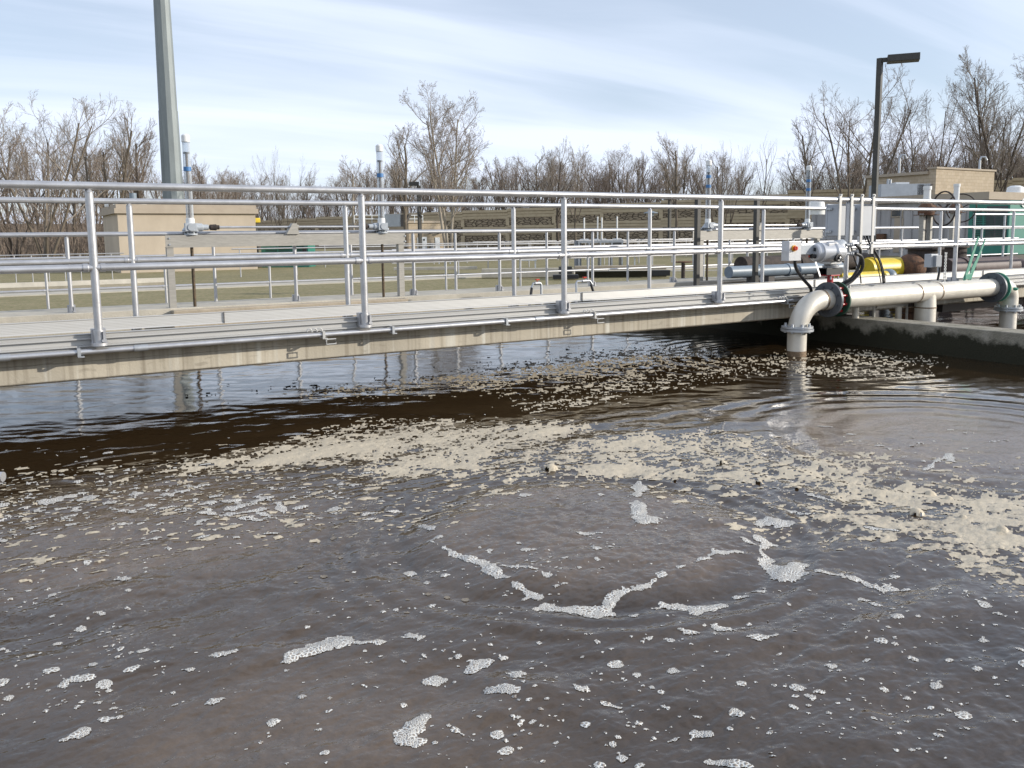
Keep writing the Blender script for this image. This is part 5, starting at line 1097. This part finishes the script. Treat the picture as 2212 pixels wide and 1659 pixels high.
# ------------------------------------------------------------------ stone noise wall
def noise_mat(kind):
    m = mat('noise wall '+kind, (.50, .42, .29), .9, 0, .1, 2, .3, 20, col2=(.42, .34, .23), spec=.2) 
    if kind == 'stone':
        nt = m.node_tree; b = nt.nodes['Principled BSDF']; t = nt.nodes.new('ShaderNodeTexCoord'); s = nt.nodes.new('ShaderNodeSeparateXYZ'); nt.links.new(t.outputs['Object'], s.inputs[0])
        cc = nt.nodes.new('ShaderNodeCombineXYZ'); nt.links.new(s.outputs[0], cc.inputs[0]); nt.links.new(s.outputs[2], cc.inputs[1])
        mp = nt.nodes.new('ShaderNodeMapping'); mp.inputs['Scale'].default_value = (2.2, 4.2, 1); nt.links.new(cc.outputs[0], mp.inputs[0])
        v = nt.nodes.new('ShaderNodeTexVoronoi'); v.feature = 'DISTANCE_TO_EDGE'; v.voronoi_dimensions = '2D'; v.inputs['Scale'].default_value = 1; nt.links.new(mp.outputs[0], v.inputs['Vector'])
        v2 = nt.nodes.new('ShaderNodeTexVoronoi'); v2.voronoi_dimensions = '2D'; v2.inputs['Scale'].default_value = 1; nt.links.new(mp.outputs[0], v2.inputs['Vector'])
        r = nt.nodes.new('ShaderNodeMapRange'); r.inputs[1].default_value = .03; r.inputs[2].default_value = .12; nt.links.new(v.outputs['Distance'], r.inputs[0])
        x = nt.nodes.new('ShaderNodeMix'); x.data_type = 'RGBA'; nt.links.new(r.outputs[0], x.inputs['Factor']); x.inputs['A'].default_value = (.10, .08, .055, 1)
        h = nt.nodes.new('ShaderNodeValToRGB'); h.color_ramp.elements[0].color = (.22, .175, .125, 1); h.color_ramp.elements[1].color = (.40, .325, .225, 1); nt.links.new(v2.outputs['Color'], h.inputs[0]); nt.links.new(h.outputs[0], x.inputs['B']); nt.links.new(x.outputs['Result'], b.inputs['Base Color'])
        bp = nt.nodes.new('ShaderNodeBump'); bp.inputs['Distance'].default_value = .25; bp.inputs['Strength'].default_value = .8; nt.links.new(r.outputs[0], bp.inputs['Height']); nt.links.new(bp.outputs[0], b.inputs['Normal'])
    return m
M['nw_stone'] = noise_mat('stone'); M['nw_plain'] = noise_mat('plain')
NWL = [(470, 482, 118), (760, 466, 113), (1000, 456.5, 108), (1300, 442, 103), (1560, 428, 99), (1700, 415, 97), (1868, 405, 95), (2180, 387, 91), (2400, 378, 88)]
def wall_D(x): return float(np.interp(x, [q[0] for q in NWL], [q[2] for q in NWL]))
P_ = [(flat(at(x, 500, D=D)), at(x, y, D=D).z) for x, y, D in NWL]
t = thing('noise_wall', 'long buff noise wall of stone textured panels and ribbed bands behind the plant', 'wall', P_[0][0]+Vector((0, 0, GZ)))
ps = []
for (a, za), (c, zc__) in zip(P_[:-1], P_[1:]):
    n__ = max(1, int((c-a).length/4.9))
    for i in range(n__): ps.append((a+(c-a)*i/n__, a+(c-a)*(i+1)/n__, za+(zc__-za)*(i+.5)/n__))
H0 = 4.7
bp_ = {'stone_panels': MB(), 'ribbed_bands': MB(), 'pilasters': MB()}
for a, c, z in ps:
    d = (c-a).normalized(); n = Vector((-d.y, d.x, 0)); n = n if n.dot(fw3 := Vector((fw[0], fw[1], 0))) > 0 else -n; L = (c-a).length
    def blk(mb, s0, s1, z0, z1, out, th=.3): 
        q = [a+d*s0-n*out, a+d*s1-n*out, a+d*s1+n*th, a+d*s0+n*th]; mb.add([v+Vector((0, 0, zz)) for zz in (z0, z1) for v in q], [(3, 2, 1, 0), (4, 5, 6, 7), (0, 1, 5, 4), (1, 2, 6, 5), (2, 3, 7, 6), (3, 0, 4, 7)])
    zb = GZ-.3; zz = z; 
    for k in range(3): blk(bp_['ribbed_bands'], 0, L, zz-.32, zz, .10-.03*k if k else .16); zz -= .32; blk(bp_['ribbed_bands'], 0, L, zz-.06, zz, -.03); zz -= .06
    two = z > 4.2; mid = zz-.95
    if two:
        blk(bp_['stone_panels'], .0, L, mid, zz, .02); blk(bp_['pilasters'], -.22, .22, mid, zz, .14, .2); zz = mid
        for k in range(3): blk(bp_['ribbed_bands'], 0, L, zz-.30, zz, .12-.03*k); zz -= .30; blk(bp_['ribbed_bands'], 0, L, zz-.06, zz, -.03); zz -= .06
    blk(bp_['stone_panels'], .0, L, zb, zz, .02); blk(bp_['pilasters'], -.25, .25, zb, zz, .14, .2)
bp_['stone_panels'].build('stone_panels', 'nw_stone', t)['kind'] = 'stuff'; bp_['ribbed_bands'].build('ribbed_bands', 'nw_plain', t)['kind'] = 'stuff'; bp_['pilasters'].build('pilasters', 'nw_plain', t)['kind'] = 'stuff'

# ------------------------------------------------------------------ bare winter trees
def bark(name, c1, c2, sc=3): return mat(name, c1, .9, 0, .1, sc, .4, 8, col2=c2, spec=.15)
M['bark_brown'] = bark('brown bark', (.185, .155, .12), (.10, .082, .064)); M['bark_pale'] = bark('pale sycamore bark', (.40, .36, .30), (.20, .17, .135), 1.2)
M['twig_brown'] = bark('brown twigs', (.26, .21, .17), (.17, .135, .11)); M['twig_pale'] = bark('pale twigs', (.33, .28, .23), (.22, .18, .15))
M['twig_grey'] = bark('grey twigs', (.31, .27, .225), (.20, .17, .145)); M['bark_dark'] = bark('dark bark', (.12, .098, .078), (.065, .052, .043))
class Tree:
    def __init__(s, seed): s.r = random.Random(seed); s.A = MB(); s.B = MB()
    def seg(s, mb, pts, rs, n):
        base = len(mb.v); prev = None
        for i, p in enumerate(pts):
            d = (pts[min(i+1, len(pts)-1)]-pts[max(i-1, 0)]).normalized()
            if prev is None: u = d.cross(Vector((.3, .2, 1)) if abs(d.z) < .9 else Vector((1, 0, 0))).normalized()
            else: u = (prev-d*prev.dot(d)).normalized()
            prev = u; w = d.cross(u)
            for k in range(n): mb.v.append(tuple(p+(u*math.cos(2*PI*k/n)+w*math.sin(2*PI*k/n))*rs[i]))
        for i in range(len(pts)-1):
            for k in range(n): mb.f.append((base+i*n+k, base+i*n+(k+1) % n, base+(i+1)*n+(k+1) % n, base+(i+1)*n+k)); mb.sm.append(True)
    def branch(s, p, d, L, r, lev, P):
        R_ = s.r; ns = (9, 7, 5, 4, 3)[min(lev, 4)]; pts = [p.copy()]; dd = d.normalized(); rs = [r]; wob = P['wob']*(.55 if lev == 0 else 1)
        for i in range(ns):
            dd = (dd+Vector((R_.gauss(0, wob), R_.gauss(0, wob), R_.gauss(0, wob)+P['up']*(1.0 if lev else .3)))).normalized()
            pts.append(pts[-1]+dd*L/ns); rs.append(max(P['rmin'], r*(1-(i+1)/ns*(.62 if lev < 2 else .8))))
        s.seg(s.A if lev <= 1 and r > P['rtrunk'] else s.B, pts, rs, (8, 6, 4, 3, 3)[min(lev, 4)])
        if lev >= P['lev']: return
        nk = P['kids'][lev]; t0 = P['t0'][lev]
        for k in range(nk):
            t = t0+(1-t0)*(k+R_.random())/nk; f = t*ns; i = min(int(f), ns-1); q = pts[i].lerp(pts[i+1], f-i); ax_ = (pts[i+1]-pts[i]).normalized()
            side = Vector((R_.gauss(0, 1), R_.gauss(0, 1), R_.gauss(0, 1))); side = (side-ax_*side.dot(ax_)).normalized()
            a = math.radians(R_.uniform(*P['ang'])); nd = ax_*math.cos(a)+side*math.sin(a)
            l = L*P['ratio'][lev]*(1.15-.72*t if lev == 0 else 1.1-.55*t)*R_.uniform(.75, 1.2); rr = rs[i]*(.55 if lev < 2 else .5)
            s.branch(q, nd, l, max(rr, P['rmin']), lev+1, P)
def make_tree(seed, kind):
    T = Tree(seed); R_ = T.r
    P = dict(wob=.10, up=.055, rmin=.0052, rtrunk=.045, lev=4, kids=(9, 6, 5, 3), t0=(.30, .25, .15, .1), ang=(22, 50), ratio=(.56, .58, .55, .6))
    stems = 1
    if kind == 'multi': stems = 4; P.update(kids=(7, 5, 5, 3))
    if kind == 'tall': P.update(ang=(18, 42), kids=(11, 6, 5, 3), ratio=(.46, .56, .55, .6), up=.07)
    if kind == 'shrub': stems = 7; P.update(kids=(6, 5, 4), lev=3, t0=(.2, .15, .1), ang=(14, 34), wob=.07, up=.04, rtrunk=.03, ratio=(.55, .55, .55, .5))
    if kind == 'sparse': P.update(kids=(7, 4, 3), lev=3, t0=(.42, .2, .1))
    if kind == 'sycamore': stems = 3; P.update(kids=(12, 7, 6, 4), t0=(.22, .2, .12, .1), wob=.12, up=.06, ang=(24, 55), ratio=(.52, .50, .50, .6))
    H = 10.
    for i in range(stems):
        a = 2*PI*i/max(stems, 1)+R_.random(); lean = 0.05 if stems == 1 else (.13 if kind == 'sycamore' else .32 if kind == 'multi' else .5)
        d = Vector((math.cos(a)*lean, math.sin(a)*lean, 1)); r = .135/(1+.16*(stems-1))
        T.branch(Vector((math.cos(a)*.15*(stems > 1), math.sin(a)*.15*(stems > 1), 0)), d, H*R_.uniform(.74, .84), r, 0, P)
    zm = max(v[2] for v in T.B.v); k = H/zm
    for mb in (T.A, T.B): mb.v = [(x*k, y*k, z*k) for x, y, z in mb.v]
    return T.A, T.B
protos = {}
def proto(kind, seed, bk, tw):
    key = (kind, seed, bk, tw)
    if key not in protos:
        A_, B_ = make_tree(seed, kind); out = []
        for nm, mb, m in (('trunk', A_, bk), ('crown', B_, tw)):
            me = bpy.data.meshes.new(nm); me.from_pydata(mb.v, [], mb.f); me.update(); me.polygons.foreach_set('use_smooth', mb.sm); me.materials.append(M[m]); out.append(me)
        protos[key] = out
    return protos[key]
def tree(px_, ytop, D, kind, seed, label, bk='bark_brown', tw='twig_brown', rot=0., wide=1., cat='bare tree', group=None, zb=GZ):
    p = at(px_, 500, D=D); zt = at(px_, ytop, D=D).z; t = thing('bare_tree', label, cat, (p.x, p.y, zb), group)
    sc = (zt-zb)/10.; t.scale = (sc*wide, sc*wide, sc); t.rotation_euler = (0, 0, rot)
    for nm, me in zip(('trunk', 'crown'), proto(kind, seed, bk, tw)):
        o = bpy.data.objects.new(nm, me); C.objects.link(o); o.parent = t
    return t
# the trees one can tell apart
tree(95, 183, 47, 'multi', 1, 'broad many stemmed bare tree at the far left edge', 'bark_brown', 'twig_grey', 0, 1.0)
tree(268, 228, 52, 'tall', 2, 'bare tree between the far left tree and the tall pole', 'bark_brown', 'twig_grey', 1)
tree(200, 262, 50, 'sparse', 21, 'slim bare tree right of the broad tree at far left', 'bark_brown', 'twig_grey', 2)
tree(325, 262, 60, 'tall', 3, 'bare tree partly hidden by the tall galvanised pole', 'bark_dark', 'twig_brown', 2)
tree(610, 322, 50, 'shrub', 4, 'bare shrub like tree with fanned stems beyond the long frame', 'bark_brown', 'twig_grey', .5, .62)
tree(512, 352, 58, 'shrub', 5, 'round bushy bare tree above the stucco building', 'bark_dark', 'twig_brown', .5, .8)
tree(765, 335, 62, 'tall', 6, 'pale bare tree left of the second stem tube', 'bark_pale', 'twig_pale', .5, 1.2)
tree(878, 268, 56, 'tall', 7, 'bare tree at the left shoulder of the big pale tree', 'bark_brown', 'twig_grey', .9, 1.15)
tree(968, 184, 50, 'sycamore', 8, 'tallest pale barked bare tree at the centre', 'bark_pale', 'twig_pale', 1.3, .92)
tree(1205, 294, 54, 'tall', 9, 'dark trunked bare tree above the noise wall, centre right', 'bark_dark', 'twig_grey', .2, .85)
tree(1243, 306, 57, 'tall', 10, 'slender pale bare tree right of the dark trunked one', 'bark_brown', 'twig_pale', .7, .8)
tree(1465, 283, 60, 'tall', 11, 'tall bare tree left of the third stem tube', 'bark_brown', 'twig_pale', 1.7)
tree(1562, 308, 60, 'shrub', 12, 'wide bare tree with fine upright branches behind the third stem tube', 'bark_dark', 'twig_grey', .1, .55)
tree(1640, 288, 52, 'sparse', 13, 'small sparse bare tree standing alone between the two masts', 'bark_dark', 'twig_grey', .1, .6)
tree(1745, 252, 92, 'tall', 14, 'bare tree behind the fourth stem tube', 'bark_brown', 'twig_grey', 2.2, .95)
tree(1848, 165, 90, 'multi', 15, 'wide spreading bare tree left of the lamp post', 'bark_brown', 'twig_brown', .4, .95)
tree(1990, 188, 104, 'multi', 16, 'forked bare tree above the tall buff building', 'bark_dark', 'twig_brown', 1.1, .7)
tree(2148, 88, 88, 'sycamore', 17, 'tallest dark bare tree at the right edge', 'bark_dark', 'twig_grey', 2.5, .8)
tree(2095, 225, 106, 'tall', 2, 'thinner bare tree just left of the tallest tree at the right', 'bark_brown', 'twig_pale', 2.1)
tree(2215, 245, 104, 'multi', 1, 'spreading bare tree cut off by the right edge', 'bark_brown', 'twig_brown', 2.9, .8)
# the dense row behind: individually placed copies
rng = random.Random(12)
kinds = [('tall', 2, 'bark_brown', 'twig_grey'), ('multi', 1, 'bark_brown', 'twig_brown'), ('tall', 7, 'bark_brown', 'twig_grey'), ('shrub', 5, 'bark_dark', 'twig_brown'), ('tall', 14, 'bark_brown', 'twig_grey'), ('multi', 16, 'bark_dark', 'twig_brown'), ('tall', 3, 'bark_dark', 'twig_brown'), ('tall', 11, 'bark_brown', 'twig_pale')]
prof_ = [(-120, 285), (60, 270), (300, 290), (420, 345), (560, 372), (700, 375), (800, 345), (900, 330), (1000, 360), (1080, 335), (1300, 326), (1420, 318), (1500, 325), (1600, 350), (1650, 385), (1700, 350), (1760, 320), (1900, 300), (2040, 300), (2120, 290), (2330, 270)]
def ytop_(x):
    for (a, ya), (c, yc) in zip(prof_[:-1], prof_[1:]):
        if a <= x <= c: return ya+(yc-ya)*(x-a)/(c-a)
    return 320
zones = ((400, 'bare brown tree in the dense wood left of the tall pole'), (900, 'bare tree in the low wood between the pole and the brick building'), (1650, 'bare tree in the thin row behind the noise wall'), (9999, 'bare tree in the loose row behind the buff buildings at the right'))
nr = 0
for row, (D0, cnt, dy) in enumerate(((66, 60, 0), (80, 66, 6), (98, 62, 18))):
    for i in range(cnt):
        x = -100+2400*(i+rng.random())/cnt; kd = kinds[rng.randrange(len(kinds))]
        if 1600 < x < 1700 and row: continue
        if x < 400 and rng.random() < .42: continue
        if x > 480: D_ = wall_D(x)+4+(D0-66)*.8
        else: D_ = D0
        lab = [l for m_, l in zones if x < m_][0]
        tree(x, ytop_(x)+dy+rng.uniform(-16, 30), D_+rng.uniform(-3, 5), kd[0], kd[1], lab, kd[2], kd[3], rng.uniform(0, 6.28), rng.uniform(.8, 1.15), group=lab.replace('bare brown tree', 'bare brown trees').replace('bare tree', 'bare trees'))
# brush at the foot of the wood: thin stems nobody could count
b = Tree(77); bm_ = b.B
for i in range(5200):
    x = rng.uniform(-80, 2300)*(.62 if rng.random() < .15 else 1); D = rng.uniform(60, 100) if x < 470 else wall_D(x)+rng.uniform(3, 25); p = flat(at(x, 500, D=D)); p.z = GZ-.1
    h = rng.uniform(1.2, 5.0)*(1.25 if x < 900 else .9)+(0 if x < 470 else 2); d = Vector((rng.gauss(0, .16), rng.gauss(0, .16), 1)); pts = [p]; 
    for k in range(3): d = (d+Vector((rng.gauss(0, .12), rng.gauss(0, .12), 0))).normalized(); pts.append(pts[-1]+d*h/3)
    b.seg(bm_, pts, [.030, .024, .016, .008], 3)
    for k in range(4):
        q = pts[1].lerp(pts[3], rng.random()*.8) if rng.random() < .7 else pts[1]; a = rng.uniform(0, 6.28); e = q+Vector((math.cos(a)*.5, math.sin(a)*.5, .55))*rng.uniform(.6, 1.6); b.seg(bm_, [q, e], [.014, .007], 3)
tag(bm_.build('undergrowth', 'twig_brown'), 'tangle of thin brown brush stems at the foot of the bare wood', 'undergrowth', kind='stuff')
